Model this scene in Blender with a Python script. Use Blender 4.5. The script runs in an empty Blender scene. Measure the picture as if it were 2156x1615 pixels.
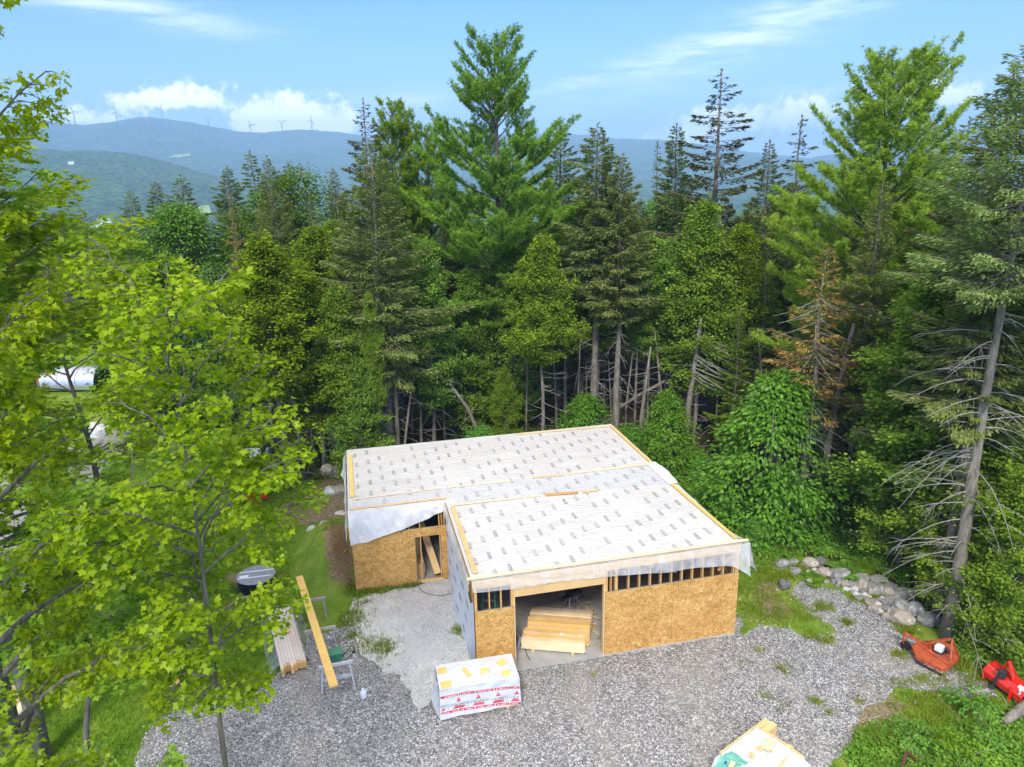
import bpy, bmesh, math, random
import numpy as np
from mathutils import Vector, Matrix, Quaternion, noise as mnoise
from mathutils.geometry import tessellate_polygon

sc = bpy.context.scene
COL = sc.collection
RNG = np.random.default_rng(7)
random.seed(7)
PI = math.pi

# ------------------------------------------------------------------ camera
FPX, PITCH, ROLL, YAW = 1521.29, 0.2843, -0.021, 0.2204
CAM = np.array([-3.0394, -19.8328, 15.8261])
_fw = np.array([math.sin(YAW)*math.cos(PITCH), math.cos(YAW)*math.cos(PITCH), -math.sin(PITCH)])
_rt = np.array([math.cos(YAW), -math.sin(YAW), 0.0])
_up = np.cross(_rt, _fw)
_R = _rt*math.cos(ROLL)+_up*math.sin(ROLL)
_U = -_rt*math.sin(ROLL)+_up*math.cos(ROLL)
cd = bpy.data.cameras.new('camera'); cam = bpy.data.objects.new('camera', cd); COL.objects.link(cam)
cd.sensor_width = 36; cd.lens = FPX/2156*36; cd.clip_start = .2; cd.clip_end = 40000
M = Matrix.Identity(4)
for i in range(3):
    M[i][0] = _R[i]; M[i][1] = _U[i]; M[i][2] = -_fw[i]; M[i][3] = CAM[i]
cam.matrix_world = M
sc.camera = cam

def ray(x, y): return _fw+_R*(x-1078)/FPX-_U*(y-807.5)/FPX
def gp(x, y, z=0.0):            # point of the plane z that the photo shows at x, y
    d = ray(x, y); return CAM+d*(z-CAM[2])/d[2]
def hp(x, y, D):                # point at ground distance D from the camera
    d = ray(x, y); return CAM+d*D/math.hypot(d[0], d[1])
def azel(x, y):
    d = ray(x, y); return math.degrees(math.atan2(d[0], d[1])), math.degrees(math.atan2(d[2], math.hypot(d[0], d[1])))

# ------------------------------------------------------------------ node helper
class NT:
    def __init__(s, tree): s.t = tree; s.t.nodes.clear()
    def n(s, typ, ins=None, **kw):
        nd = s.t.nodes.new(typ)
        for k, v in kw.items(): setattr(nd, k, v)
        for k, v in (ins or {}).items():
            sock = nd.inputs[k]
            if isinstance(v, bpy.types.NodeSocket): s.t.links.new(v, sock)
            else: sock.default_value = v
        return nd
    def m(s, op, a, b=None, c=None, clamp=False):
        nd = s.n('ShaderNodeMath', {0: a}, operation=op, use_clamp=clamp)
        for i, v in ((1, b), (2, c)):
            if v is not None:
                if isinstance(v, bpy.types.NodeSocket): s.t.links.new(v, nd.inputs[i])
                else: nd.inputs[i].default_value = v
        return nd.outputs[0]
    def mix(s, f, a, b, blend='MIX'):
        nd = s.n('ShaderNodeMix', data_type='RGBA', blend_type=blend)
        for i, v in ((0, f), (6, a), (7, b)):
            if isinstance(v, bpy.types.NodeSocket): s.t.links.new(v, nd.inputs[i])
            else: nd.inputs[i].default_value = (tuple(v)+(1,) if not isinstance(v, (int, float)) and len(v) == 3 else v)
        return nd.outputs[2]
    def noise(s, scale, vec=None, detail=4, rough=.55, dist=0.0):
        nd = s.n('ShaderNodeTexNoise', {'Scale': scale, 'Detail': detail, 'Roughness': rough, 'Distortion': dist})
        if vec is not None: s.t.links.new(vec, nd.inputs['Vector'])
        return nd.outputs['Fac']
    def ramp(s, f, stops):
        nd = s.n('ShaderNodeValToRGB', {0: f}); e = nd.color_ramp.elements
        while len(e) < len(stops): e.new(.5)
        for el, (p, c) in zip(e, stops): el.position = p; el.color = tuple(c)+(1,) if len(c) == 3 else c
        return nd.outputs[0]
    def step(s, f, a, b):
        return s.n('ShaderNodeMapRange', {0: f, 1: a, 2: b}, interpolation_type='SMOOTHSTEP').outputs[0]
    def obj(s, scale=None):
        tc = s.n('ShaderNodeTexCoord').outputs['Object']
        if scale is None: return tc
        return s.n('ShaderNodeMapping', {0: tc, 'Scale': scale}).outputs[0]

MATS = {}
def mat(name):
    m_ = bpy.data.materials.new(name); m_.use_nodes = True; MATS[name] = m_
    return m_, NT(m_.node_tree)
def surf(t, bsdf, disp=None):
    t.n('ShaderNodeOutputMaterial', {'Surface': bsdf})
def princ(t, col, rough=.8, metal=0.0, spec=.3, bump=None, bs=.5, bd=.02, **ex):
    ins = {'Roughness': rough, 'Metallic': metal, 'Specular IOR Level': spec}
    ins.update(ex)
    if isinstance(col, tuple): col = col+(1,) if len(col) == 3 else col
    ins['Base Color'] = col
    if bump is not None:
        ins['Normal'] = t.n('ShaderNodeBump', {'Height': bump, 'Strength': bs, 'Distance': bd}).outputs[0]
    return t.n('ShaderNodeBsdfPrincipled', ins).outputs[0]

# ------------------------------------------------------------------ world, sun
SUN_EL, SUN_AZ = math.radians(43), math.radians(200)      # azimuth clockwise from +Y: behind the camera, a little left
w = bpy.data.worlds.new('World'); sc.world = w; w.use_nodes = True
t = NT(w.node_tree)
sky = t.n('ShaderNodeTexSky', sky_type='NISHITA', sun_disc=False, sun_elevation=SUN_EL, sun_rotation=SUN_AZ,
          altitude=300, air_density=1.0, dust_density=1.2, ozone_density=2.0).outputs[0]
tc = t.n('ShaderNodeTexCoord').outputs['Generated']
sp = t.n('ShaderNodeSeparateXYZ', {0: tc}).outputs
az = t.m('MULTIPLY', t.m('ARCTAN2', sp[0], sp[1]), 57.2958)
el = t.m('MULTIPLY', t.m('ARCSINE', sp[2]), 57.2958)
def blob(px, py, wx, wy, rot=0.0):
    a0, e0 = azel(px, py); k = 57.2958/FPX
    da = t.m('SUBTRACT', az, a0); de = t.m('SUBTRACT', el, e0)
    c, s_ = math.cos(rot), math.sin(rot)
    u = t.m('ADD', t.m('MULTIPLY', da, c/(wx*k)), t.m('MULTIPLY', de, s_/(wx*k)))
    v = t.m('ADD', t.m('MULTIPLY', da, -s_/(wy*k)), t.m('MULTIPLY', de, c/(wy*k)))
    r2 = t.m('ADD', t.m('MULTIPLY', u, u), t.m('MULTIPLY', v, v))
    return t.m('POWER', 2.718, t.m('MULTIPLY', r2, -1.0))
def total(bl):
    o = bl[0]
    for b in bl[1:]: o = t.m('ADD', o, b)
    return o
cum = total([blob(600, 236, 82, 42), blob(685, 250, 70, 32), blob(640, 268, 120, 14), blob(180, 246, 90, 19), blob(290, 209, 55, 16), blob(385, 196, 70, 22), blob(400, 215, 60, 12),
             blob(1440, 282, 75, 26), blob(1590, 258, 115, 26), blob(1500, 240, 60, 16), blob(1730, 226, 75, 28), blob(1960, 188, 62, 32), blob(2010, 205, 40, 14), blob(540, 250, 40, 20),
             blob(-250, 230, 120, 30), blob(2500, 230, 160, 40)])
n1 = t.noise(34, tc, 9, .62); n2 = t.noise(110, tc, 6, .65)
cv = t.m('ADD', t.m('MULTIPLY', cum, 1.15), t.m('ADD', t.m('MULTIPLY', t.m('SUBTRACT', n1, .52), 3.4), t.m('MULTIPLY', t.m('SUBTRACT', n2, .5), 1.5)))
cmask = t.m('MULTIPLY', t.m('MULTIPLY', t.step(cv, .35, 1.35), .9), t.step(cum, .06, .35))
cir = total([blob(1430, 115, 300, 30, .33), blob(1750, 20, 300, 32, .33), blob(1230, 170, 150, 14, .2), blob(400, 48, 120, 20, -.08), blob(200, 4, 130, 12), blob(2090, 158, 130, 12, .12),
             blob(600, 205, 110, 10, 0), blob(870, 215, 90, 22), blob(1700, 190, 110, 8)])
cn = t.noise(9, t.n('ShaderNodeMapping', {0: tc, 'Rotation': (0, .33, 0), 'Scale': (1, 1, 7)}).outputs[0], 7, .62)
cirm = t.m('MULTIPLY', t.m('MULTIPLY', cir, t.step(cn, .30, .70)), .6)
veil = t.m('MULTIPLY', t.m('POWER', 2.718, t.m('MULTIPLY', t.m('ABSOLUTE', el), -.19)), .70)
hs = t.n('ShaderNodeHueSaturation', {'Saturation': 1.12, 'Value': 1.0, 'Color': sky}).outputs[0]
c0 = t.mix(1.0, hs, (.33, .62, 1.36), 'MULTIPLY')
c1 = t.mix(veil, c0, (6.4, 6.8, 8.6))
c2 = t.mix(cirm, c1, (7.4, 7.8, 8.8))
c3 = t.mix(cmask, c2, (12.6, 12.1, 12.0))
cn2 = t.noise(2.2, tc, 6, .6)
cover = t.m('MULTIPLY', t.step(t.m('ADD', el, t.m('MULTIPLY', t.m('SUBTRACT', cn2, .5), 40)), 16, 40), .93)      # unseen high cloud sheet, added overhead for softer, more neutral fill light
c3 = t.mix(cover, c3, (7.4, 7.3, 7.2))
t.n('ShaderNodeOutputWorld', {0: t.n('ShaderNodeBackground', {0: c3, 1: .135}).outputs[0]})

sd = bpy.data.lights.new('sun', 'SUN'); sun = bpy.data.objects.new('sun', sd); COL.objects.link(sun)
sd.energy = 2.3; sd.angle = math.radians(13); sd.color = (1, .95, .87)
sdir = Vector((math.sin(SUN_AZ)*math.cos(SUN_EL), math.cos(SUN_AZ)*math.cos(SUN_EL), math.sin(SUN_EL)))
sun.rotation_euler = sdir.to_track_quat('Z', 'Y').to_euler()
sc.view_settings.view_transform = 'Standard'; sc.view_settings.look = 'None'; sc.view_settings.gamma = 1
sc.view_settings.exposure = .87
sc.render.engine = 'CYCLES'
cy = sc.cycles
cy.max_bounces = 7; cy.diffuse_bounces = 3; cy.glossy_bounces = 2; cy.transmission_bounces = 4; cy.transparent_max_bounces = 8; cy.volume_bounces = 0
cy.caustics_reflective = False; cy.caustics_refractive = False
cy.use_denoising = True

# ------------------------------------------------------------------ object helpers
def link(o, parent=None, label=None, cat=None, group=None, kind=None):
    COL.objects.link(o)
    if parent is not None: o.parent = parent
    if label: o['label'] = label
    if cat: o['category'] = cat
    if group: o['group'] = group
    if kind: o['kind'] = kind
    return o
def empty(name, loc, label, cat, group=None, rz=0.0, sc_=None):
    o = bpy.data.objects.new(name, None); o.location = tuple(float(v) for v in loc); o.rotation_euler = (0, 0, rz)
    o.empty_display_size = .2
    if sc_ is not None: o.scale = sc_
    return link(o, None, label, cat, group)

class MB:
    def __init__(s): s.v = []; s.f = []; s.mi = []; s.mats = []; s.cur = 0
    def mat(s, m_):
        if m_ not in s.mats: s.mats.append(m_)
        s.cur = s.mats.index(m_); return s
    def add(s, vs, fs):
        b = len(s.v); s.v += [tuple(float(c) for c in v) for v in vs]
        for f in fs: s.f.append(tuple(b+i for i in f)); s.mi.append(s.cur)
        return s
    def box(s, c, d, rot=None):
        c = Vector([float(q) for q in c]); h = [q/2 for q in d]
        vs = [Vector((sx*h[0], sy*h[1], sz*h[2])) for sx in (-1, 1) for sy in (-1, 1) for sz in (-1, 1)]
        if rot is not None: vs = [rot @ v for v in vs]
        return s.add([c+v for v in vs], [(0, 1, 3, 2), (4, 6, 7, 5), (0, 4, 5, 1), (2, 3, 7, 6), (0, 2, 6, 4), (1, 5, 7, 3)])
    def bb(s, x0, x1, y0, y1, z0, z1): return s.box(((x0+x1)/2, (y0+y1)/2, (z0+z1)/2), (x1-x0, y1-y0, z1-z0))
    def beam(s, p0, p1, w_, h_, up=(0, 0, 1)):     # w_ sideways, h_ along up
        p0 = Vector([float(q) for q in p0]); p1 = Vector([float(q) for q in p1])
        d = p1-p0; L = d.length; x = d.normalized(); u = Vector(up)
        if abs(x.dot(u)) > .99: u = Vector((0, 1, 0))
        y = u.cross(x).normalized(); z = x.cross(y)
        R_ = Matrix((x, y, z)).transposed()
        return s.box((p0+p1)/2, (L, w_, h_), R_)
    def tube(s, pts, rad, n=8, cap=True):
        pts = [Vector([float(q) for q in p]) for p in pts]
        if not hasattr(rad, '__len__'): rad = [rad]*len(pts)
        b = len(s.v); prev = None
        for i, p in enumerate(pts):
            d = (pts[min(i+1, len(pts)-1)]-pts[max(i-1, 0)])
            d = d.normalized() if d.length > 1e-9 else Vector((0, 0, 1))
            if prev is None: a = d.orthogonal().normalized()
            else: a = (prev-d*prev.dot(d)); a = a.normalized() if a.length > 1e-6 else d.orthogonal().normalized()
            prev = a; c = d.cross(a)
            for k in range(n):
                th = 2*PI*k/n; s.v.append(tuple(p+(a*math.cos(th)+c*math.sin(th))*rad[i]))
        for i in range(len(pts)-1):
            for k in range(n):
                s.f.append((b+i*n+k, b+i*n+(k+1) % n, b+(i+1)*n+(k+1) % n, b+(i+1)*n+k)); s.mi.append(s.cur)
        if cap:
            s.f.append(tuple(b+k for k in range(n))[::-1]); s.mi.append(s.cur)
            s.f.append(tuple(b+(len(pts)-1)*n+k for k in range(n))); s.mi.append(s.cur)
        return s
    def lathe(s, prof, n=24, c=(0, 0, 0)):
        b = len(s.v)
        for r, z in prof:
            for k in range(n):
                th = 2*PI*k/n; s.v.append((c[0]+r*math.cos(th), c[1]+r*math.sin(th), c[2]+z))
        for i in range(len(prof)-1):
            for k in range(n):
                s.f.append((b+i*n+k, b+i*n+(k+1) % n, b+(i+1)*n+(k+1) % n, b+(i+1)*n+k)); s.mi.append(s.cur)
        s.f.append(tuple(b+k for k in range(n))[::-1]); s.mi.append(s.cur)
        s.f.append(tuple(b+(len(prof)-1)*n+k for k in range(n))); s.mi.append(s.cur)
        return s
    def prism(s, poly, z0, z1):
        n = len(poly); vs = [(p[0], p[1], z0) for p in poly]+[(p[0], p[1], z1) for p in poly]
        return s.add(vs, [tuple(range(n))[::-1], tuple(range(n, 2*n))]+[(i, (i+1) % n, n+(i+1) % n, n+i) for i in range(n)])
    def grid(s, fn, nu, nv):
        vs = [fn(i/nu, j/nv) for j in range(nv+1) for i in range(nu+1)]
        return s.add(vs, [(j*(nu+1)+i, j*(nu+1)+i+1, (j+1)*(nu+1)+i+1, (j+1)*(nu+1)+i) for j in range(nv) for i in range(nu)])
    def mesh(s, name, smooth=False):
        me = bpy.data.meshes.new(name); me.from_pydata(s.v, [], s.f)
        for m_ in s.mats: me.materials.append(MATS[m_])
        if len(s.mats) > 1: me.polygons.foreach_set('material_index', s.mi)
        if smooth: me.polygons.foreach_set('use_smooth', [True]*len(me.polygons))
        me.update(); return me
    def build(s, name, parent=None, smooth=False, bevel=0.0, **kw):
        o = bpy.data.objects.new(name, s.mesh(name, smooth))
        if bevel:
            b = o.modifiers.new('bevel', 'BEVEL'); b.width = bevel; b.segments = 2; b.limit_method = 'ANGLE'
        return link(o, parent, **kw)
def one(m_): return MB().mat(m_)
def centred(mb, loc):                     # move the verts so that the object's origin can stand at loc
    mb.v = [(x-loc[0], y-loc[1], z-loc[2]) for x, y, z in mb.v]; return mb
def place(mb, name, loc, **kw):
    o = centred(mb, loc).build(name, **kw); o.location = tuple(float(q) for q in loc); return o

def leaf_mesh(name, T, F, P, X, Y, Z, S, rnd, mat_):
    """n copies of the small leaf T (verts) / F (faces) as one mesh"""
    T = np.asarray(T, float); n = len(P); k = len(T); m_ = len(F)
    V = P[:, None, :]+S[:, None, None]*(T[None, :, 0, None]*X[:, None, :]+T[None, :, 1, None]*Y[:, None, :]+T[None, :, 2, None]*Z[:, None, :])
    me = bpy.data.meshes.new(name)
    me.vertices.add(n*k); me.vertices.foreach_set('co', V.reshape(-1).astype(np.float32))
    fl = [len(f) for f in F]; flat = np.concatenate([np.array(f) for f in F])
    loops = (np.arange(n)[:, None]*k+flat[None, :]).reshape(-1)
    me.loops.add(len(loops)); me.loops.foreach_set('vertex_index', loops.astype(np.int32))
    tot = np.tile(np.array(fl), n); st = np.concatenate([[0], np.cumsum(tot)[:-1]])
    me.polygons.add(n*m_)
    me.polygons.foreach_set('loop_start', st.astype(np.int32))
    at = me.attributes.new('rnd', 'FLOAT', 'FACE'); at.data.foreach_set('value', np.repeat(rnd, m_).astype(np.float32))
    me.materials.append(MATS[mat_]); me.update(calc_edges=True); me.validate()
    return me
def norm(a): return a/np.maximum(np.linalg.norm(a, axis=1, keepdims=True), 1e-9)
def frames(D, N):
    X = norm(D); Y = norm(np.cross(N, X)); return X, Y, np.cross(X, Y)

# ------------------------------------------------------------------ materials
LIFT = {'spruce_needles': 1.35, 'spruce_dark_needles': 1.3, 'grey_spruce_needles': 1.45, 'pine_needles': 1.55, 'yellow_pine_needles': 1.45, 'cedar_foliage': 1.6, 'green_cedar_foliage': 1.5, 'hardwood_leaves': 1.3, 'dark_hardwood_leaves': 1.2, 'bush_leaves': 1.15, 'undergrowth_leaves': 1.25, 'grass_blades': 1.15}
def leafmat(name, dark, mid, light, transl=.3, scale=.8, gloss=0.0, objvar=.25):
    m_, t = mat(name); k_ = LIFT.get(name, 1.0); dark, mid, light = [tuple(min(.75, q*k_) for q in c_) for c_ in (dark, mid, light)]
    a = t.n('ShaderNodeAttribute', attribute_name='rnd').outputs['Fac']
    nz = t.noise(scale, t.obj(), 3, .6)
    f = t.m('ADD', t.m('MULTIPLY', a, .62), t.m('MULTIPLY', t.m('SUBTRACT', nz, .3), .75), clamp=True)
    c = t.ramp(f, [(0, dark), (.5, mid), (1, light)])
    orr = t.n('ShaderNodeObjectInfo').outputs['Random']
    hsv = t.n('ShaderNodeHueSaturation', {'Hue': t.m('ADD', t.m('MULTIPLY', orr, .03), .485), 'Saturation': t.m('ADD', t.m('MULTIPLY', orr, -.12), 1.06),
              'Value': t.m('ADD', t.m('MULTIPLY', orr, objvar), 1-objvar/2), 'Color': c}).outputs[0]
    d = t.n('ShaderNodeBsdfDiffuse', {0: hsv}).outputs[0]
    tr = t.n('ShaderNodeBsdfTranslucent', {0: t.mix(1.0, hsv, (1.05, 1.15, .5), 'MULTIPLY')}).outputs[0]
    s_ = t.n('ShaderNodeMixShader', {0: transl, 1: d, 2: tr}).outputs[0]
    if gloss:
        g = t.n('ShaderNodeBsdfGlossy', {'Roughness': .45}).outputs[0]
        s_ = t.n('ShaderNodeMixShader', {0: gloss, 1: s_, 2: g}).outputs[0]
    surf(t, s_); return m_
leafmat('spruce_needles', (.058, .088, .023), (.155, .20, .050), (.29, .335, .10), .38)
leafmat('spruce_dark_needles', (.045, .058, .020), (.105, .12, .04), (.21, .20, .08), .3)
leafmat('grey_spruce_needles', (.07, .105, .030), (.185, .235, .068), (.32, .365, .12), .38)
leafmat('pine_needles', (.055, .10, .010), (.145, .235, .018), (.265, .375, .032), .35)
leafmat('yellow_pine_needles', (.09, .14, .012), (.225, .30, .022), (.38, .45, .04), .35)
leafmat('cedar_foliage', (.050, .090, .012), (.128, .200, .020), (.235, .330, .040), .35)
leafmat('green_cedar_foliage', (.048, .088, .010), (.125, .195, .018), (.235, .325, .032), .35)
leafmat('hardwood_leaves', (.035, .095, .010), (.090, .215, .018), (.19, .37, .035), .35, gloss=.03)
leafmat('dark_hardwood_leaves', (.024, .065, .012), (.062, .140, .020), (.13, .25, .036), .3, gloss=.03)
leafmat('bush_leaves', (.05, .13, .012), (.125, .29, .022), (.25, .46, .04), .4, gloss=.03)
leafmat('aspen_leaves', (.045, .10, .012), (.12, .22, .022), (.22, .36, .045), .35)
leafmat('maple_leaves', (.095, .19, .007), (.27, .40, .012), (.49, .60, .030), .45, scale=.55, gloss=.02, objvar=.12)
leafmat('rusty_needles', (.13, .14, .03), (.40, .23, .065), (.50, .38, .13), .25)
leafmat('undergrowth_leaves', (.04, .10, .010), (.125, .255, .018), (.28, .43, .032), .35, scale=1.2, gloss=.02)
leafmat('grass_blades', (.07, .15, .008), (.17, .30, .014), (.32, .44, .03), .35, scale=.7)
leafmat('dry_grass_blades', (.10, .17, .015), (.24, .32, .03), (.44, .44, .10), .35, scale=.7)
leafmat('fern_fronds', (.06, .14, .01), (.15, .28, .02), (.26, .40, .04), .35)

def bark(name, a, b, sc_=9):
    m_, t = mat(name); v = t.obj((1, 1, .25)); nz = t.noise(sc_, v, 7, .65); n2 = t.noise(1.1, t.obj(), 3)
    c = t.mix(t.step(n2, .35, .7), t.ramp(nz, [(.3, a), (.7, b)]), t.ramp(nz, [(.3, [q*.75 for q in a]), (.7, [q*1.15 for q in b])]))
    surf(t, princ(t, c, .95, bump=nz, bs=.8, bd=.03))
bark('grey_bark', (.10, .085, .065), (.30, .265, .215))
bark('dark_bark', (.035, .030, .024), (.14, .125, .10))
bark('pale_dead_wood', (.22, .20, .165), (.46, .42, .36), 14)
bark('maple_bark', (.06, .052, .042), (.21, .19, .155), 7)

def wood(name, a, b, knots=True, scale=1.0):
    m_, t = mat(name)
    v = t.obj((1, 1, 1)); orr = t.n('ShaderNodeObjectInfo').outputs['Random']
    nz = t.noise(5*scale, t.obj((.6, 6, 9)), 5, .6, .4); n2 = t.noise(1.6, v, 2)
    c = t.ramp(t.m('ADD', t.m('MULTIPLY', nz, .7), t.m('MULTIPLY', n2, .3)), [(.3, a), (.68, b)])
    if knots:
        k = t.n('ShaderNodeTexVoronoi', {'Scale': 2.3, 'Vector': t.obj((1, 1.4, 1.4)), 'Randomness': 1.0}).outputs['Distance']
        c = t.mix(t.m('MULTIPLY', t.m('SUBTRACT', 1.0, t.step(k, .035, .10)), .6), c, (.22, .10, .035))
    c = t.n('ShaderNodeHueSaturation', {'Value': t.m('ADD', t.m('MULTIPLY', orr, .22), .89), 'Color': c}).outputs[0]
    surf(t, princ(t, c, .7, bump=nz, bs=.15, bd=.004))
wood('pine_lumber', (.60, .36, .13), (.82, .58, .28))
wood('pale_lumber', (.66, .50, .27), (.86, .70, .45))
wood('bright_plank', (.72, .42, .10), (.88, .60, .20))
wood('stud_lumber', (.50, .27, .09), (.74, .47, .19))
wood('old_grey_lumber', (.22, .20, .17), (.44, .41, .37))
wood('silver_lumber', (.36, .36, .36), (.60, .60, .60))
wood('whitewashed_lumber', (.62, .50, .42), (.84, .74, .66))
wood('end_grain', (.62, .33, .09), (.85, .52, .19), False)

m_, t = mat('osb')
v = t.obj()
wrp = t.n('ShaderNodeTexNoise', {'Scale': 7.0, 'Detail': 1.0, 'Vector': v}).outputs['Color']
vv = t.n('ShaderNodeVectorMath', {0: v, 1: t.n('ShaderNodeVectorMath', {0: wrp, 3: .42}, operation='SCALE').outputs[0]}, operation='ADD').outputs[0]
s1 = t.n('ShaderNodeTexVoronoi', {'Scale': 9.0, 'Vector': t.n('ShaderNodeMapping', {0: vv, 'Scale': (.8, .8, 2.3)}).outputs[0]}).outputs['Color']
s2 = t.n('ShaderNodeTexVoronoi', {'Scale': 19.0, 'Vector': t.n('ShaderNodeMapping', {0: vv, 'Scale': (1.7, 1.7, .8), 'Rotation': (0, .6, 0)}).outputs[0]}).outputs['Color']
b1 = t.n('ShaderNodeSeparateColor', {0: s1}).outputs[0]; b2 = t.n('ShaderNodeSeparateColor', {0: s2}).outputs[1]
bigv = t.noise(.9, v, 3)
f = t.m('ADD', t.m('ADD', t.m('MULTIPLY', b1, .45), t.m('MULTIPLY', b2, .45)), t.m('MULTIPLY', t.m('SUBTRACT', bigv, .5), .5))
c = t.ramp(f, [(.05, (.28, .135, .035)), (.3, (.47, .25, .065)), (.6, (.60, .345, .10)), (.92, (.78, .53, .23))])
surf(t, princ(t, c, .75, spec=.25, bump=f, bs=.25, bd=.004))

m_, t = mat('osb_edge'); surf(t, princ(t, (.20, .23, .20), .9))
m_, t = mat('concrete'); nz = t.noise(1.3, t.obj(), 6, .6)
surf(t, princ(t, t.ramp(nz, [(.3, (.30, .295, .275)), (.7, (.46, .45, .42))]), .8, bump=t.noise(40, t.obj(), 3), bs=.1))

m_, t = mat('roof_membrane')      # printed underlayment seen through clear sheeting
v = t.obj(); nz = t.noise(.55, v, 4); fine = t.noise(26, v, 4, .7)
wr = t.noise(1.5, t.obj((.6, 1.5, 1)), 5, .6, 2.2); wr2 = t.noise(1.3, t.obj((1.6, .7, 1)), 4, .55, 1.8)
crease = t.m('SUBTRACT', 1.0, t.step(t.m('ABSOLUTE', t.m('SUBTRACT', wr, .5)), 0.0, .010))
c = t.ramp(t.m('ADD', t.m('MULTIPLY', nz, .5), t.m('MULTIPLY', fine, .5)), [(.32, (.53, .51, .485)), (.6, (.60, .585, .565)), (.8, (.65, .64, .625))])
c = t.mix(t.m('MULTIPLY', crease, .5), c, (.80, .80, .81))
h = t.m('ADD', wr, t.m('MULTIPLY', wr2, .6))
surf(t, princ(t, c, .42, spec=.55, bump=h, bs=.45, bd=.10))
m_, t = mat('membrane_print')
v = t.obj(); li = t.noise(60, t.obj((1.0, .15, 1)), 2)
rr = t.n('ShaderNodeAttribute', attribute_name='rnd').outputs['Fac']
c = t.mix(t.m('MULTIPLY', t.step(li, .38, .62), t.m('ADD', t.m('MULTIPLY', rr, .65), .30)), (.50, .49, .475), (.17, .175, .22))
surf(t, princ(t, c, .45, spec=.5, bump=t.noise(1.5, t.obj((.6, 1.5, 1)), 5, .6, 2.2), bs=.5, bd=.05))

def plastic(name, col, alpha, rough=.25, wav=.35):
    m_, t = mat(name); v = t.obj(); f1 = t.noise(2.2, t.obj((1, 1, .6)), 3, .5, 1.5)
    nrm = t.n('ShaderNodeBump', {'Height': f1, 'Strength': .7, 'Distance': .05}).outputs[0]
    p = t.n('ShaderNodeBsdfPrincipled', {'Base Color': col+(1,), 'Roughness': rough, 'Specular IOR Level': .5, 'Normal': nrm}).outputs[0]
    tl = t.n('ShaderNodeBsdfTranslucent', {0: col+(1,)}).outputs[0]
    a = t.n('ShaderNodeMixShader', {0: .18, 1: p, 2: tl}).outputs[0]
    tr = t.n('ShaderNodeBsdfTransparent', {0: (.96, .97, 1, 1)}).outputs[0]
    fac = t.m('ADD', t.m('MULTIPLY', t.step(f1, .3, .75), wav), alpha, clamp=True)
    surf(t, t.n('ShaderNodeMixShader', {0: fac, 1: tr, 2: a}).outputs[0])
plastic('clear_sheeting', (.90, .89, .88), .36, .25, .2)
plastic('milky_sheeting', (.93, .93, .95), .84, .3, .12)
plastic('thin_wrap', (.84, .85, .87), .22, .25, .2)
plastic('light_sheeting', (.86, .86, .87), .12, .25, .22)
m_, t = mat('house_wrap'); v = t.obj(); f1 = t.noise(2.2, v, 5, .6, .6)
surf(t, princ(t, t.ramp(f1, [(.3, (.60, .64, .73)), (.7, (.74, .77, .84))]), .5, bump=f1, bs=.5, bd=.05))
m_, t = mat('lumber_wrap'); v = t.obj(); f1 = t.noise(3.0, v, 6, .62, 1.4)
surf(t, princ(t, t.ramp(f1, [(.3, (.52, .55, .59)), (.7, (.66, .665, .68))]), .42, bump=f1, bs=.9, bd=.05))
def flat(name, col, rough=.6, metal=0.0, var=.0, spec=.4, nsc=6, **ex):
    m_, t = mat(name)
    if var:
        nz = t.noise(nsc, t.obj(), 5, .6)
        c = t.ramp(nz, [(.3, tuple(max(0, q*(1-var)) for q in col)), (.7, tuple(min(1, q*(1+var)) for q in col))])
    else: c = col
    surf(t, princ(t, c, rough, metal, spec, **ex))
flat('black_ink', (.03, .03, .05)); flat('grey_ink', (.10, .09, .12)); flat('red_ink', (.58, .02, .035)); flat('white_ink', (.85, .82, .84))
flat('black_plastic', (.018, .018, .022), .45); flat('lid_grey', (.25, .27, .31), .38, .0, .18, .5, 5); flat('lid_white', (.80, .82, .86), .4)
flat('rusty_red_paint', (.42, .085, .032), .6, .0, .35, .4, 7); flat('bright_red_paint', (.72, .022, .012), .35, .0, .12, .5, 4)
flat('dark_steel', (.05, .05, .05), .6, .3, .3); flat('galvanised', (.55, .57, .60), .35, .8, .15, .5, 3); flat('white_metal', (.78, .80, .84), .4, 0, .06)
flat('grey_metal', (.36, .38, .42), .45, .3, .1); flat('white_plastic', (.78, .78, .78), .5); flat('green_plastic', (.055, .22, .12), .5, 0, .1)
flat('green_tarp', (.16, .42, .33), .5, 0, .25); flat('blue_plastic', (.02, .06, .40), .4); flat('dark_green', (.05, .09, .055), .7, 0, .3)
flat('red_dirt', (.3, .06, .03), .9); flat('cord_black', (.02, .02, .02), .5); flat('brown_rust', (.10, .035, .02), .8, 0, .3); flat('brown_post', (.30, .13, .05), .8, 0, .2)
flat('turbine_white', (.25, .27, .31), .5); flat('roof_grey', (.55, .56, .58), .6); flat('birch_white', (.74, .72, .68), .7, 0, .12, .3, 20)
flat('orange_leaf', (.75, .28, .06), .6); flat('firewood_side', (.55, .38, .22), .8, 0, .3, .3, 9); flat('stone_dark_gap', (.05, .045, .04), .9)

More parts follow.
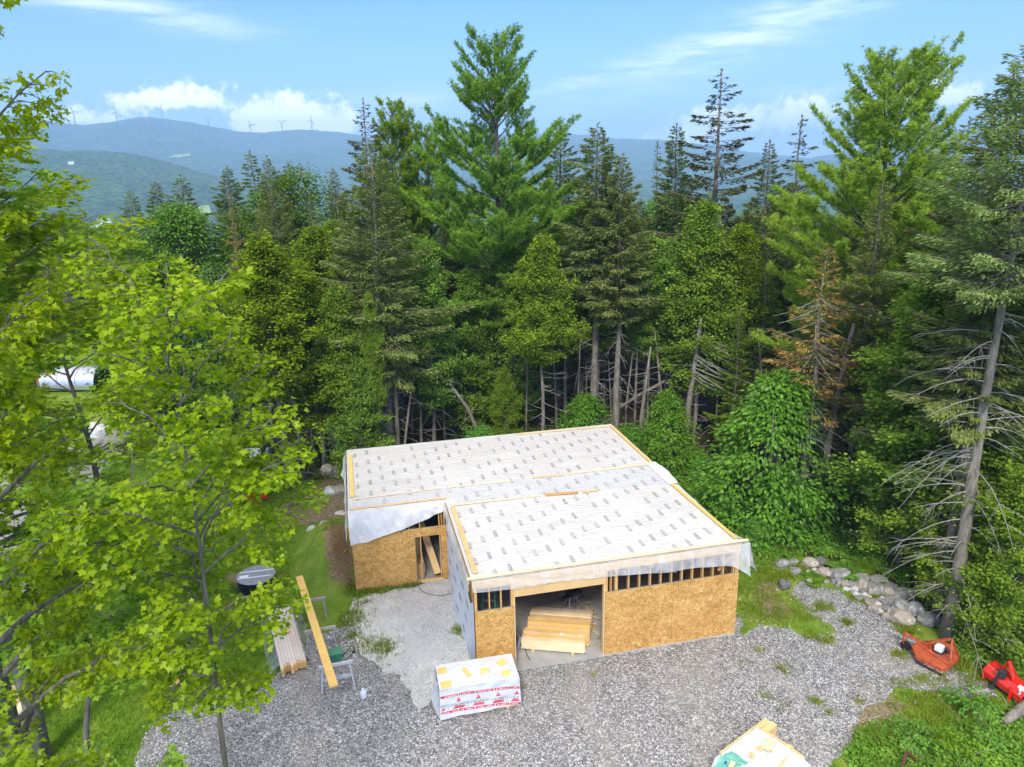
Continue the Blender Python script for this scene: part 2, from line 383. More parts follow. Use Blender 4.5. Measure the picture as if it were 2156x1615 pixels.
def rockmat(name, a, b, lich=(.62, .60, .55)):
    m_, t = mat(name); v = t.obj(); nz = t.noise(3.5, v, 7, .65); n2 = t.noise(1.4, v, 4, .6); n3 = t.noise(9, v, 3)
    c = t.ramp(nz, [(.3, a), (.7, b)]); c = t.mix(t.step(n2, .52, .64), c, lich); c = t.mix(t.m('MULTIPLY', t.step(n3, .60, .7), .5), c, tuple(q*.4 for q in a))
    surf(t, princ(t, c, .9, bump=nz, bs=1.0, bd=.07))
rockmat('grey_rock', (.17, .165, .15), (.36, .345, .32), (.50, .49, .46)); rockmat('tan_rock', (.27, .225, .165), (.48, .425, .34), (.55, .52, .46)); rockmat('dark_rock', (.09, .085, .08), (.22, .21, .20), (.3, .29, .27))
rockmat('pale_rock', (.46, .45, .42), (.70, .69, .66), (.8, .8, .78)); rockmat('speckled_rock', (.10, .10, .09), (.5, .49, .47), (.78, .77, .75))

# ground materials
def gravel(name, cols, cell, rough_=.9, patch=None):
    m_, t = mat(name); v = t.obj()
    vo = t.n('ShaderNodeTexVoronoi', {'Scale': 1/cell, 'Vector': v, 'Randomness': 1.0})
    r = t.n('ShaderNodeSeparateColor', {0: vo.outputs['Color']}).outputs
    vo2 = t.n('ShaderNodeTexVoronoi', {'Scale': .47/cell, 'Vector': v})
    r2 = t.n('ShaderNodeSeparateColor', {0: vo2.outputs['Color']}).outputs
    f = t.m('ADD', t.m('MULTIPLY', r[0], .72), t.m('MULTIPLY', r2[1], .28))
    c = t.ramp(f, cols)
    edge = t.step(vo.outputs['Distance'], .25, .75)
    c = t.mix(t.m('MULTIPLY', edge, .55), c, tuple(q*.35 for q in cols[0][1]))
    n0 = t.noise(.45, t.obj((1, .55, 1)), 6, .68)
    if patch: c = t.mix(t.m('MULTIPLY', t.step(n0, .47, .66), .4), c, patch)
    n4 = t.noise(1.7, v, 4, .6)
    c = t.mix(1.0, c, t.ramp(n4, [(.3, (.86, .86, .86)), (.7, (1.08, 1.08, 1.08))]), 'MULTIPLY')
    h = t.m('MULTIPLY', t.m('SUBTRACT', 1.0, vo.outputs['Distance']), t.m('ADD', r[1], .4))
    surf(t, princ(t, c, rough_, bump=h, bs=.9, bd=cell*.5))
gravel('gravel', [(.1, (.13, .125, .12)), (.42, (.30, .29, .285)), (.7, (.48, .47, .46)), (.93, (.86, .85, .84))], .038, patch=(.36, .325, .28))
gravel('stone_dust', [(.1, (.55, .535, .51)), (.5, (.68, .665, .64)), (.95, (.84, .83, .81))], .032, patch=(.76, .745, .72))

m_, t = mat('ground'); v = t.obj()
at = t.n('ShaderNodeVertexColor', layer_name='zones'); z = t.n('ShaderNodeSeparateColor', {0: at.outputs[0]}).outputs
j = t.m('MULTIPLY', t.m('SUBTRACT', t.noise(1.5, v, 6, .65), .5), .9)
lawn = t.step(t.m('ADD', z[0], j), .42, .58); dirt = t.step(t.m('ADD', z[1], j), .45, .6); drv = t.step(t.m('ADD', z[2], j), .45, .6)
g1 = t.noise(.8, v, 5, .6); g2 = t.noise(18, v, 4, .7)
gr = t.ramp(t.m('ADD', t.m('MULTIPLY', g1, .55), t.m('MULTIPLY', g2, .45)), [(.3, (.075, .14, .012)), (.48, (.14, .235, .022)), (.60, (.24, .29, .05)), (.72, (.36, .33, .13))])
fo = t.ramp(t.noise(6, v, 7, .7), [(.3, (.028, .026, .014)), (.55, (.075, .062, .030)), (.8, (.15, .115, .06))])
di = t.ramp(t.noise(9, v, 7, .7), [(.3, (.15, .11, .065)), (.55, (.27, .21, .13)), (.8, (.42, .36, .25))])
dv = t.ramp(t.noise(14, v, 6, .7), [(.3, (.20, .185, .165)), (.7, (.42, .40, .37))])
c = t.mix(lawn, fo, gr); c = t.mix(dirt, c, di); c = t.mix(drv, c, dv)
surf(t, princ(t, c, .95, spec=.1, bump=g2, bs=.6, bd=.05))

m_, t = mat('far_forest'); v = t.obj()
vo = t.n('ShaderNodeTexVoronoi', {'Scale': .085, 'Vector': v}); rr = t.n('ShaderNodeSeparateColor', {0: vo.outputs['Color']}).outputs
n1 = t.noise(.004, v, 6, .6); n2 = t.noise(.03, v, 4, .6)
f = t.m('ADD', t.m('MULTIPLY', rr[0], .35), t.m('ADD', t.m('MULTIPLY', n1, .5), t.m('MULTIPLY', n2, .35)))
c = t.ramp(f, [(.32, (.016, .036, .018)), (.55, (.040, .085, .028)), (.8, (.085, .155, .040))])
surf(t, princ(t, c, .95, spec=.05, bump=t.m('SUBTRACT', 1.0, vo.outputs['Distance']), bs=1.0, bd=9.0))
flat('far_field', (.22, .30, .10), .9, 0, .3, .1, .02)

# ================================================================== ground
def poly_px(pts, z=0.0): return np.array([gp(x, y, z)[:2] for x, y in pts])
def sdf(poly, X, Y):                      # signed distance, positive inside
    d = np.full(X.shape, 1e9); ins = np.zeros(X.shape, bool); n = len(poly)
    for i in range(n):
        x0, y0 = poly[i]; x1, y1 = poly[(i+1) % n]; ex, ey = x1-x0, y1-y0
        t_ = np.clip(((X-x0)*ex+(Y-y0)*ey)/(ex*ex+ey*ey+1e-12), 0, 1)
        d = np.minimum(d, np.hypot(X-x0-t_*ex, Y-y0-t_*ey))
        c = ((y0 > Y) != (y1 > Y)) & (X < (x1-x0)*(Y-y0)/((y1-y0) if y1 != y0 else 1e-9)+x0); ins ^= c
    return np.where(ins, d, -d)
W, D1, W2, D2 = 9.27, 6.14, 3.71, 12.5
forest_poly = np.vstack([poly_px([(250, 640), (310, 720), (335, 830), (450, 945), (560, 985), (640, 1012), (722, 1010)]),
                         [(-4.4, 14.0), (10.4, 14.0), (11.2, 6.0)], poly_px([(1600, 1175), (1680, 1165), (1800, 1195), (1940, 1275), (2010, 1345), (2160, 1405)]),
                         [(40, -12), (140, -12), (140, 140), (-140, 140), (-140, 85), (-60, 75)]])
gravel_poly = poly_px([(250, 1700), (296, 1560), (345, 1502), (420, 1484), (505, 1478), (540, 1452), (590, 1415), (640, 1392), (652, 1330), (660, 1262), (700, 1255), (760, 1262),
                       (850, 1235), (955, 1215), (1010, 1300), (1560, 1300), (1558, 1338), (1600, 1318), (1660, 1322), (1700, 1345), (1760, 1330), (1705, 1290), (1668, 1245), (1690, 1218), (1760, 1245), (1850, 1290),
                       (1900, 1335), (1960, 1375), (2020, 1412), (2075, 1438), (2100, 1468), (2030, 1470), (1960, 1452), (1895, 1450), (1850, 1475), (1800, 1512), (1795, 1560), (1750, 1615), (1720, 1700)])
pad_poly = poly_px([(702, 1268), (760, 1262), (850, 1240), (945, 1221), (1003, 1424), (985, 1440), (915, 1440), (908, 1490), (880, 1502), (858, 1460), (850, 1420), (800, 1415), (770, 1395), (745, 1320)])
pad_poly = np.vstack([pad_poly[:4], [(-.03, 6.1), (-.03, .1)], pad_poly[5:]])
dirt_polys = [poly_px(p) for p in ([(560, 1085), (600, 1060), (690, 1010), (735, 1010), (735, 1095), (650, 1105), (580, 1110)],
              [(685, 1175), (712, 1110), (738, 1110), (748, 1235), (700, 1240)], [(1790, 1480), (1850, 1455), (1920, 1480), (1880, 1520), (1800, 1530)],
              [(470, 1215), (500, 1205), (560, 1235), (520, 1255)], [(340, 1445), (370, 1435), (400, 1450), (360, 1465)], [(1580, 1225), (1640, 1230), (1640, 1250), (1590, 1250)], [(1570, 1240), (1625, 1225), (1700, 1290), (1665, 1315), (1590, 1310)])]
drive_polys = [poly_px(p) for p in ([(-20, 1040), (60, 960), (190, 930), (330, 870), (420, 870), (300, 930), (220, 985), (130, 1120), (60, 1250), (-60, 1300)],
               [(230, 905), (330, 890), (350, 925), (260, 940)])]
def axis(lo, hi, f0, f1, fine, coarse):
    return np.concatenate([np.arange(lo, f0, coarse), np.arange(f0, f1, fine), np.arange(f1, hi+.1, coarse)])
xs = axis(-150, 150, -36, 30, .25, 4.0); ys = axis(-90, 150, -12, 56, .25, 4.0)
X, Y = np.meshgrid(xs, ys)
def zone(polys, wdt=.5): return np.clip(.5+np.max([sdf(p, X, Y) for p in polys], axis=0)/(2*wdt), 0, 1)
zf = zone([forest_poly], 1.2); zd = np.maximum(zone(dirt_polys[:-1], .5), zone(dirt_polys[-1:], .6)*.60); zr = zone(drive_polys, .5)
mound = np.exp(-(((X+4.9)/.75)**2+((Y-9.2)/2.6)**2))*1.15*np.clip((-3.75-X)/.25, 0, 1)*(1+.25*np.sin(X*7+Y*3)*np.sin(Y*5))
fn_ = np.array([[mnoise.noise(Vector((x*.12, y*.12, 0))) for x in xs[::4]] for y in ys[::4]])
fi = np.clip(np.arange(len(ys))//4, 0, fn_.shape[0]-1); fj = np.clip(np.arange(len(xs))//4, 0, fn_.shape[1]-1)
Z = mound-.25*np.clip(zf-.5, 0, 1)*np.abs(fn_[np.ix_(fi, fj)])*2
R0 = np.hypot(X-CAM[0], Y-CAM[1])
me = bpy.data.meshes.new('ground'); nx, ny = len(xs), len(ys)
me.vertices.add(nx*ny); me.vertices.foreach_set('co', np.stack([X, Y, Z], -1).reshape(-1).astype(np.float32))
ii, jj = np.meshgrid(np.arange(nx-1), np.arange(ny-1)); q = (jj*nx+ii).reshape(-1)
quads = np.stack([q, q+1, q+nx+1, q+nx], -1).reshape(-1)
me.loops.add(len(quads)); me.loops.foreach_set('vertex_index', quads.astype(np.int32))
me.polygons.add(len(q)); me.polygons.foreach_set('loop_start', (np.arange(len(q))*4).astype(np.int32)); me.update(calc_edges=True)
ca = me.color_attributes.new('zones', 'FLOAT_COLOR', 'POINT')
ca.data.foreach_set('color', np.stack([1-zf, zd, zr, np.ones_like(zf)], -1).reshape(-1).astype(np.float32))
me.materials.append(MATS['ground'])
link(bpy.data.objects.new('ground', me), kind='structure')

def ragged(poly, step=.12, amp=.16, seed=0, keep=()):
    out = []; n = len(poly)
    for i in range(n):
        a, b = np.array(poly[i]), np.array(poly[(i+1) % n]); L = np.linalg.norm(b-a); k = max(1, int(L/step))
        nv = np.array([-(b-a)[1], (b-a)[0]])/max(L, 1e-6)
        for s_ in range(k):
            p = a+(b-a)*s_/k
            am = 0 if i in keep else amp
            p = p+nv*am*(mnoise.noise(Vector((p[0]*1.1+seed, p[1]*1.1, 0)))*1.3+mnoise.noise(Vector((p[0]*4+seed, p[1]*4, 3)))*.6)
            out.append(p)
    return out
def sheet(name, poly, z, m_, **kw):
    tri = tessellate_polygon([[Vector((p[0], p[1], 0)) for p in poly]])
    return one(m_).add([(p[0], p[1], z) for p in poly], [tuple(f) for f in tri]).build(name, **kw)
sheet('gravel_yard', ragged(gravel_poly, seed=3), .012, 'gravel', kind='structure')
sheet('stone_dust_path', ragged(pad_poly, seed=9, keep=(4,), amp=.2), .018, 'stone_dust', kind='structure')

# ================================================================== far terrain
def prof(pts):
    a = np.array([azel(x, y) for x, y in pts]); o = np.argsort(a[:, 0]); return a[o, 0], a[o, 1]
far = prof([(-900, 300), (-400, 262), (0, 251), (60, 252), (130, 262), (180, 266), (240, 258), (290, 250), (322, 251), (400, 262), (450, 272), (510, 283), (560, 282), (600, 277), (640, 275), (720, 282), (860, 305),
            (960, 292), (1010, 287), (1180, 285), (1245, 286), (1300, 295), (1380, 296), (1460, 303), (1550, 318), (1700, 335), (1850, 318), (1980, 288), (2050, 270), (2110, 264), (2156, 262), (2500, 240), (3200, 262)])
mid = prof([(-900, 290), (-300, 300), (0, 313), (130, 320), (244, 325), (342, 340), (395, 352), (480, 374), (560, 388), (740, 402), (1078, 402), (1600, 392), (2156, 372), (3000, 380)])
sec = prof([(-600, 330), (300, 352), (376, 334), (450, 327), (530, 323), (650, 327), (720, 345), (900, 350), (1300, 338), (1500, 345), (2156, 330), (3000, 330)])
def terrain(A, D):
    base = np.interp(D, [100, 160, 300, 600, 1000, 1500, 2200, 3500, 12000], [-.4, -3, -16, -44, -62, -66, -60, -40, -10])
    zt = base
    for (pa, pe), Dk, wf, wb in ((far, 6000., 1700., 1500.), (sec, 4300., 900., 700.), (mid, 2600., 800., 700.)):
        crest = CAM[2]+Dk*np.tan(np.radians(np.interp(A, pa, pe)))
        wd = np.where(D < Dk, wf, wb); r = base+(crest-base)*np.exp(-((D-Dk)/wd)**2)
        zt = np.maximum(zt, r)
    xx = CAM[0]+D*np.sin(np.radians(A)); yy = CAM[1]+D*np.cos(np.radians(A))
    k = np.clip((D-700)/2500, 0, 1)
    rel = np.sin(xx*.0041+1.3+np.sin(yy*.0023)*1.5)*np.sin(yy*.0033+np.sin(xx*.0017)*2)*22+np.sin(xx*.011+yy*.006)*np.sin(yy*.013-xx*.004)*8
    nearcrest = np.exp(-((D-6000)/500.)**2)
    return zt+rel*k*(1-nearcrest*.85)
A1 = np.arange(-78, 100, .28); DD = 108*np.exp(np.linspace(0, math.log(9500/108), 330))
A, D = np.meshgrid(A1, DD); ZT = terrain(A, D)
rb = np.random.default_rng(5); ZT = ZT+rb.random(ZT.shape)*np.interp(D, [300, 1200, 6000], [0, 3, 7])
XT = CAM[0]+D*np.sin(np.radians(A)); YT = CAM[1]+D*np.cos(np.radians(A))
me = bpy.data.meshes.new('hills'); nx, ny = len(A1), len(DD)
me.vertices.add(nx*ny); me.vertices.foreach_set('co', np.stack([XT, YT, ZT], -1).reshape(-1).astype(np.float32))
ii, jj = np.meshgrid(np.arange(nx-1), np.arange(ny-1)); q = (jj*nx+ii).reshape(-1)
quads = np.stack([q, q+1, q+nx+1, q+nx], -1).reshape(-1)
me.loops.add(len(quads)); me.loops.foreach_set('vertex_index', quads.astype(np.int32))
me.polygons.add(len(q)); me.polygons.foreach_set('loop_start', (np.arange(len(q))*4).astype(np.int32)); me.update(calc_edges=True)
me.polygons.foreach_set('use_smooth', [True]*len(me.polygons))
me.materials.append(MATS['far_forest'])
link(bpy.data.objects.new('hills', me), kind='structure')
def onhill(px, py, dmin=400):
    a_, _ = azel(px, py)
    for D_ in np.arange(dmin, 7000, 8.0):
        p = hp(px, py, D_)
        if p[2] < terrain(np.array(a_), np.array(D_))+3: return p, D_
    return p, D_
for nm, pts in (('field', [(352, 333), (372, 327), (398, 325), (404, 329), (376, 334)]), ('field', [(205, 466), (232, 464), (240, 480), (200, 482)]), ('field', [(415, 440), (440, 436), (446, 452), (424, 455)])):
    ps = [onhill(x, y)[0] for x, y in pts]
    one('far_field').add([(p[0], p[1], p[2]+4) for p in ps], [tuple(range(len(ps)))]).build(nm, kind='structure')
def farm(px, py, L, Wd, H, label, group='white buildings down in the valley', yaw=.3, wl='white_metal', rf='roof_grey'):
    p, D_ = onhill(px, py); o = empty('farm_building', (p[0], p[1], p[2]-1), label, 'building', group, yaw)
    m = one(wl); m.bb(-L/2, L/2, -Wd/2, Wd/2, 0, H)
    m.build('wall', o)
    r = one(rf); h = Wd*.3
    r.add([(-L/2-.5, -Wd/2-.5, H+.02), (L/2+.5, -Wd/2-.5, H+.02), (L/2+.5, Wd/2+.5, H+.02), (-L/2-.5, Wd/2+.5, H+.02), (-L/2-.5, 0, H+h), (L/2+.5, 0, H+h)],
          [(0, 1, 5, 4), (3, 4, 5, 2), (0, 4, 3), (1, 2, 5), (0, 3, 2, 1)]).build('roof', o)
farm(212, 483, 24, 9, 4, 'long white barn down in the valley, seen between maple leaves on the left')
farm(222, 476, 16, 9, 4, 'smaller pale shed behind the long white barn in the valley', yaw=.9)
farm(150, 346, 12, 8, 5, 'tiny white house alone on the wooded slope under the wind turbines', None)

def turbine(px, py, angs, label):
    top = hp(px, py, 6180); a_, _ = azel(px, py); zb = float(terrain(np.array(a_), np.array(6180.)))-4
    o = empty('wind_turbine', (top[0], top[1], zb), label, 'wind turbine', 'wind turbines along the ridge', -math.radians(a_))
    h = top[2]-zb
    one('turbine_white').tube([(0, 0, 0), (0, 0, h)], [4.6, 3.2], 8).build('tower', o)
    one('turbine_white').box((0, 0, h+1), (4, 9, 4)).build('nacelle', o)
    for an in angs:
        c, s_ = math.cos(math.radians(an)), math.sin(math.radians(an))
        one('turbine_white').add([(0, -6, h), (c*14-s_*4.4, -6, h+s_*14+c*4.4), (c*50, -6, h+s_*50), (c*10+s_*3.2, -6, h+s_*10-c*3.2),
                                  (c*14-s_*4.4, -6.8, h+s_*14+c*4.4), (c*10+s_*3.2, -6.8, h+s_*10-c*3.2)], [(0, 1, 2, 3), (0, 5, 2, 4), (1, 4, 2), (3, 2, 5), (0, 4, 1), (0, 3, 5)]).build('blade', o)
for (px, py, an, lb) in ((153.8, 234, (115, 215, 335), 'leftmost wind turbine on the ridge, one blade pointing down to the left'), (243.2, 236, (90, 200, 320), 'second wind turbine from the left on the ridge, a blade straight up'),
                         (338.9, 231, (80, 180, 300), 'third wind turbine from the left, behind the highest rounded hilltop'), (437.5, 247, (153, 10, 262), 'fourth wind turbine from the left, in the middle of the row on the falling slope'),
                         (526.6, 262, (110, 355, 235), 'fifth wind turbine from the left, lowest one in the saddle of the ridge'), (592.7, 257, (155, 12, 265), 'second wind turbine from the right, in front of the white cloud'),
                         (655.4, 254, (92, 300, 190), 'rightmost wind turbine of the row on the ridge')):
    turbine(px, py, an, lb)

# ================================================================== the unfinished house
H = empty('unfinished_house', (0, 0, 0), 'unfinished low house of bare wood sheathing under plastic covered flat roof', 'house')
L6 = [(0, 0), (W, 0), (W, D2), (-W2, D2), (-W2, D1), (0, D1)]
one('concrete').prism([(.0, -.07), (W, -.07), (W+.03, D2), (-W2, D2), (-W2, D1-.05), (.0, D1-.05)], -.1, .035).build('slab', H)
dL, dR = gp(880.3, 1224.6)[0], gp(931.5, 1219.7)[0]
def panels(x0, x1, z0, z1, y, cols, rows=2, skip=None):
    m = one('osb'); g = .005
    xs_ = [x0]+cols+[x1]; zs_ = np.linspace(z0, z1, rows+1)
    for i in range(len(xs_)-1):
        for k in range(rows): m.bb(xs_[i]+g, xs_[i+1]-g, y, y+.012, zs_[k]+g, zs_[k+1]-g)
    return m
panels(.03, 1.31, .0, 2.44, -.014, []).build('sheathing', H)
panels(4.41, W+.012, .0, 2.44, -.014, [4.41+2.44]).build('sheathing', H)
mw = panels(-W2, dL-.02, .0, 2.44, D1-.014, [])
mw.bb(dL-.017, 0.0-.02, D1-.014, D1-.002, 2.06, 2.44); mw.bb(dR+.02, -.02, D1-.014, D1-.002, 0, 2.057)
mw.build('sheathing', H)
for e_ in ((.03, 1.31, -.02, .0, 2.441, 2.452), (4.41, W, -.02, .0, 2.441, 2.452), (-W2, -.02, D1-.02, D1, 2.441, 2.452), (1.311, 1.318, -.02, 0, 0, 2.45), (4.402, 4.408, -.02, 0, 0, 2.45), (dL-.013, dL-.004, D1-.02, D1, 0, 2.05)):
    one('osb_edge').bb(*e_).build('edge_strip', H)
for nm, a in (('side_wall', (W, W+.012, 0.0, D2, 0, 3.26)), ('back_wall', (-W2, W, D2-.012, D2, 0, 3.26)), ('side_wall', (-W2-.012, -W2, D1, D2, 0, 3.26)), ('side_wall', (-.012, 0, .0, D1, 0, 3.26)),
              ('partition', (0.02, W-.02, 8.9, 8.92, 0.04, 3.25))):
    one('osb').bb(*a).build(nm, H)
# framing
def stud(x, y=.0, w_=.038, d=.14, z0=.04, z1=3.22, m_='stud_lumber', name='stud'):
    return one(m_).bb(x-w_/2, x+w_/2, y+.0005, y+d, z0, z1).build(name, H)
for x in (.055, .10): stud(x, w_=.04)
for x in (.52, .90): stud(x)
for x in (1.24, 1.285): stud(x, w_=.042)
for x in (4.43, 4.475): stud(x, w_=.04)
stud(4.62, w_=.028); stud(4.80, w_=.10)
for i in range(11): stud(5.24+i*.383)
for x in (W-.11, W-.05): stud(x, w_=.055)
for i in range(7): stud(-W2+.06+i*.43, D1)
stud(-.30, D1); stud(-.10, D1); stud(-.2, D1, w_=.03)
for y in np.arange(.45, 6, .42): one('stud_lumber').bb(.002, .14, y-.02, y+.02, .04, 3.22).build('stud', H)
one('pine_lumber').bb(1.31, 4.41, -.03, .10, 2.775, 3.065).build('header_beam', H)
one('pine_lumber').bb(1.31, 4.41, -.02, .10, 3.125, 3.26).build('rim_board', H)
m = one('stud_lumber')
for i in range(8): m.bb(1.5+i*.38, 1.66+i*.38, -.012, .09, 3.067, 3.123)
m.build('blocking', H)
for sx in (1.33, 4.38): one('pine_lumber').bb(sx-.018, sx+.018, -.018, .14, .036, 2.773).build('door_jamb', H)
one('stud_lumber').bb(0, W, .0, .14, 3.222, 3.26).build('top_plate', H)
one('stud_lumber').bb(-W2, 0, D1, D1+.14, 3.222, 3.26).build('top_plate', H)
one('pine_lumber').beam((-W2-.02, D1-.06, 2.98), (-W2-.02+.01, D1-.06, 2.3), .16, .03, (0, 1, 0)).build('corner_patch', H)
one('stud_lumber').beam((8.6, .2, 2.5), (9.15, .2, 3.1), .09, .04).build('brace', H)
one('old_grey_lumber').beam((5.6, .9, 3.1), (7.4, .9, 2.2), .09, .04).build('brace', H)
# roof
one('pine_lumber').prism([(-.02, -.02), (W+.02, -.02), (W+.02, D2+.02), (-W2-.02, D2+.02), (-W2-.02, D1-.02), (-.02, D1-.02)], 3.262, 3.54).build('roof_deck', H)
ZR = 3.556
def inL(x, y): return -.05 <= x <= W+.05 and -.05 <= y <= D2+.05 or (-W2-.05 <= x <= 0 and D1-.05 <= y <= D2+.05)
st = .155
gx = np.concatenate([np.linspace(-W2-.04, 0-.03, 25), np.linspace(0, W+.04, 61)]); gy = np.concatenate([np.linspace(-.04, D1-.04, 40), np.linspace(D1+.05, D2+.04, 42)])
m = one('roof_membrane'); vid = {}
def rz_(x, y):
    return ZR+.018*mnoise.noise(Vector((x*.8, y*1.7, 1)))+.010*mnoise.noise(Vector((x*2.2+y, y*3.2-x*.8, 5)))
for i in range(len(gx)-1):
    for k in range(len(gy)-1):
        cx_, cy_ = (gx[i]+gx[i+1])/2, (gy[k]+gy[k+1])/2
        if not (cx_ > -.04 or cy_ > D1-.04): continue
        f = []
        for a, b in ((i, k), (i+1, k), (i+1, k+1), (i, k+1)):
            if (a, b) not in vid: vid[(a, b)] = len(m.v); m.v.append((gx[a], gy[b], rz_(gx[a], gy[b])))
            f.append(vid[(a, b)])
        m.f.append(tuple(f)); m.mi.append(0)
roof = m.build('roof_membrane', H, smooth=True)
# printed marks of the underlayment, staggered columns
P_, Xd, S_, rn = [], [], [], []
rp = np.random.default_rng(12)
for ci, x in enumerate(np.arange(-W2+.35, W-.2, .52)):
    off = (ci % 4)*.31+rp.uniform(-.06, .06)
    for y in np.arange(.2+off, D2-.2, 1.16):
        for (dx, dy) in ((0, 0),):
            xx, yy = x+dx+rp.uniform(-.03, .03), y+dy+rp.uniform(-.05, .05)
            if (xx < .15 and yy < D1+.2) or xx < -W2+.2 or xx > W-.15 or yy > D2-.3 or yy < .2 or rp.random() < .06: continue
            P_.append((xx, yy, ZR+.028)); rn.append(rp.random()**1.4)
P_ = np.array(P_); n = len(P_)
pm = leaf_mesh('membrane_print', [(-.055, -.21, 0), (.055, -.21, 0), (.055, .21, 0), (-.055, .21, 0)], [(0, 1, 2, 3)], P_, np.tile([1., 0, 0], (n, 1)), np.tile([0, 1., 0], (n, 1)), np.tile([0, 0, 1.], (n, 1)), np.ones(n), np.array(rn), 'membrane_print')
link(bpy.data.objects.new('membrane_print', pm), H, kind='stuff')
def batten(a, b, w_=.09, h=.038, m_='pine_lumber', z=None, name='batten'):
    z = ZR+.028 if z is None else z
    p0 = gp(*a, z); p1 = gp(*b, z); p0[2] = z+h/2; p1[2] = z+h/2
    return one(m_).beam(p0, p1, w_, h).build(name, H, bevel=.003)
batten((737, 958), (742, 1047), .15, .035, 'bright_plank'); batten((736, 1074), (939, 1049.5), .075)
batten((742, 1052), (930, 1028), .05, .018, 'pale_lumber'); batten((943, 1026.5), (1075, 1013), .05, .03, 'pale_lumber'); batten((1122, 1006), (1184, 999.5), .08); batten((1196, 998), (1368, 977.5), .08, .038, 'pale_lumber')
batten((953, 1064), (1140, 1043.5), .07, .03, 'pale_lumber'); batten((1148, 1043), (1217, 1037.5), .12, .05, 'osb'); batten((1226, 1036.5), (1258, 1032.5), .09)
batten((953, 1068), (1001, 1207), .16, .035, 'pine_lumber'); batten((983, 1221), (1575, 1137.5), .10, .045, 'pale_lumber', ZR+.065)
batten((1287, 898), (1370, 974), .12, .05, 'bright_plank'); batten((1414, 1020), (1549, 1134), .12, .05, 'bright_plank'); batten((1088, 914.5), (1284, 898), .06)
# plastic sheets
def drape(name, p0, p1, out, length, m_, amp=.05, seed=0, nu=90, nv=14, swag=0.0, z0=ZR+.02, flare=None, bottomwave=.05):
    p0, p1 = Vector(p0), Vector(p1); o_ = Vector(out)
    def fn(u, v):
        L = float(np.interp(u, length[0], length[1]))*1.04+bottomwave*mnoise.noise(Vector((u*9+seed, 2, 0)))
        b = p0.lerp(p1, u)
        fold = mnoise.noise(Vector((u*7+seed, v*1.2+swag*u*3, 0)))*1.0+mnoise.noise(Vector((u*19+seed-v*2.5, v*1.4, 4)))*.5
        fl = 0.0 if flare is None else float(np.interp(u, flare[0], flare[1]))
        d = .025+amp*(fold+.7)*min(1, v*2.2)+fl*v*v
        return (b.x+o_.x*d, b.y+o_.y*d, z0-L*v-(.0 if v else 0))
    return one(m_).grid(fn, nu, nv).build(name, H, smooth=True)
drape('plastic_sheet', (-.02, -.06, 0), (W+.28, -.06, 0), (0, -1, 0), ([0, .05, .3, .5, .68, .8, .93, .965, 1], [.36, .40, .42, .46, .62, .60, .70, .9, 1.12]), 'clear_sheeting', .055, 3, 150, 14, .6, flare=([0, .9, 1], [0, .05, .2]))
drape('plastic_sheet', (W+.27, -.10, 0), (W+.03, .85, 0), (1, 0, 0), ([0, .6, 1], [1.12, .85, .35]), 'milky_sheeting', .07, 5, 20, 12, .3, flare=([0, 1], [.32, .1]))
drape('plastic_sheet', (-W2-.06, D1-.06, 0), (-.02, D1-.06, 0), (0, -1, 0), ([0, .12, .35, .6, .8, 1], [1.42, 1.36, 1.15, .92, .68, .40]), 'milky_sheeting', .09, 11, 90, 22, 1.5, bottomwave=.03)
drape('plastic_sheet', (-W2-.06, D2, 0), (-W2-.06, D1-.06, 0), (-1, 0, 0), ([0, .25, .5, .8, 1], [.9, .75, .5, .7, 1.3]), 'milky_sheeting', .09, 14, 60, 14, 1.0, flare=([0, .1, .3, 1], [.18, .2, .05, .05]))
drape('plastic_sheet', (-.06, D1-.1, 0), (-.06, .0, 0), (-1, 0, 0), ([0, .3, .5, .8, 1], [.55, .62, .95, .75, .42]), 'milky_sheeting', .06, 21, 60, 14, .8)
drape('plastic_sheet', (W, D2+.03, 0), (-W2, D2+.03, 0), (0, 1, 0), ([0, 1], [.5, .8]), 'milky_sheeting', .06, 27, 60, 8)
# overlap strip across the roof and its loose end hanging over the right edge
aL, aR = gp(742, 1050, ZR), gp(1375, 976, ZR); bL, bR = gp(740, 1071, ZR), gp(1412, 1019, ZR)
def strip(u, v):
    x = aL[0]+(aR[0]-aL[0])*u+(.0)
    ya = aL[1]+(aR[1]-aL[1])*u; yb = np.interp(u, [0, .30, .302, 1], [D1, D1, gp(952, 1063, ZR)[1], bR[1]])
    y = ya+(yb-ya)*v
    return (x, y, ZR+.030+.014*mnoise.noise(Vector((x*1.5, y*6, 9)))+(.015 if v in (0, 1) else 0))
one('light_sheeting').grid(strip, 120, 14).build('plastic_sheet', H, smooth=True)
def loose(u, v):
    y = aR[1]+.05+(bR[1]-.1-aR[1]-.05)*u
    bulge = .10*math.sin(PI*u)+.03*mnoise.noise(Vector((u*5, v*3, 2)))
    s_ = v*1.05
    x = W-.35+min(s_, .42)+max(0, s_-.42)*.55+bulge*s_; z = ZR+.06+bulge*.8*math.sin(PI*min(1, v*1.2))-max(0, s_-.42)*.85
    return (x, y+.08*mnoise.noise(Vector((v*3, u*4, 7)))*v, z)
one('milky_sheeting').grid(loose, 26, 20).build('plastic_sheet', H, smooth=True)
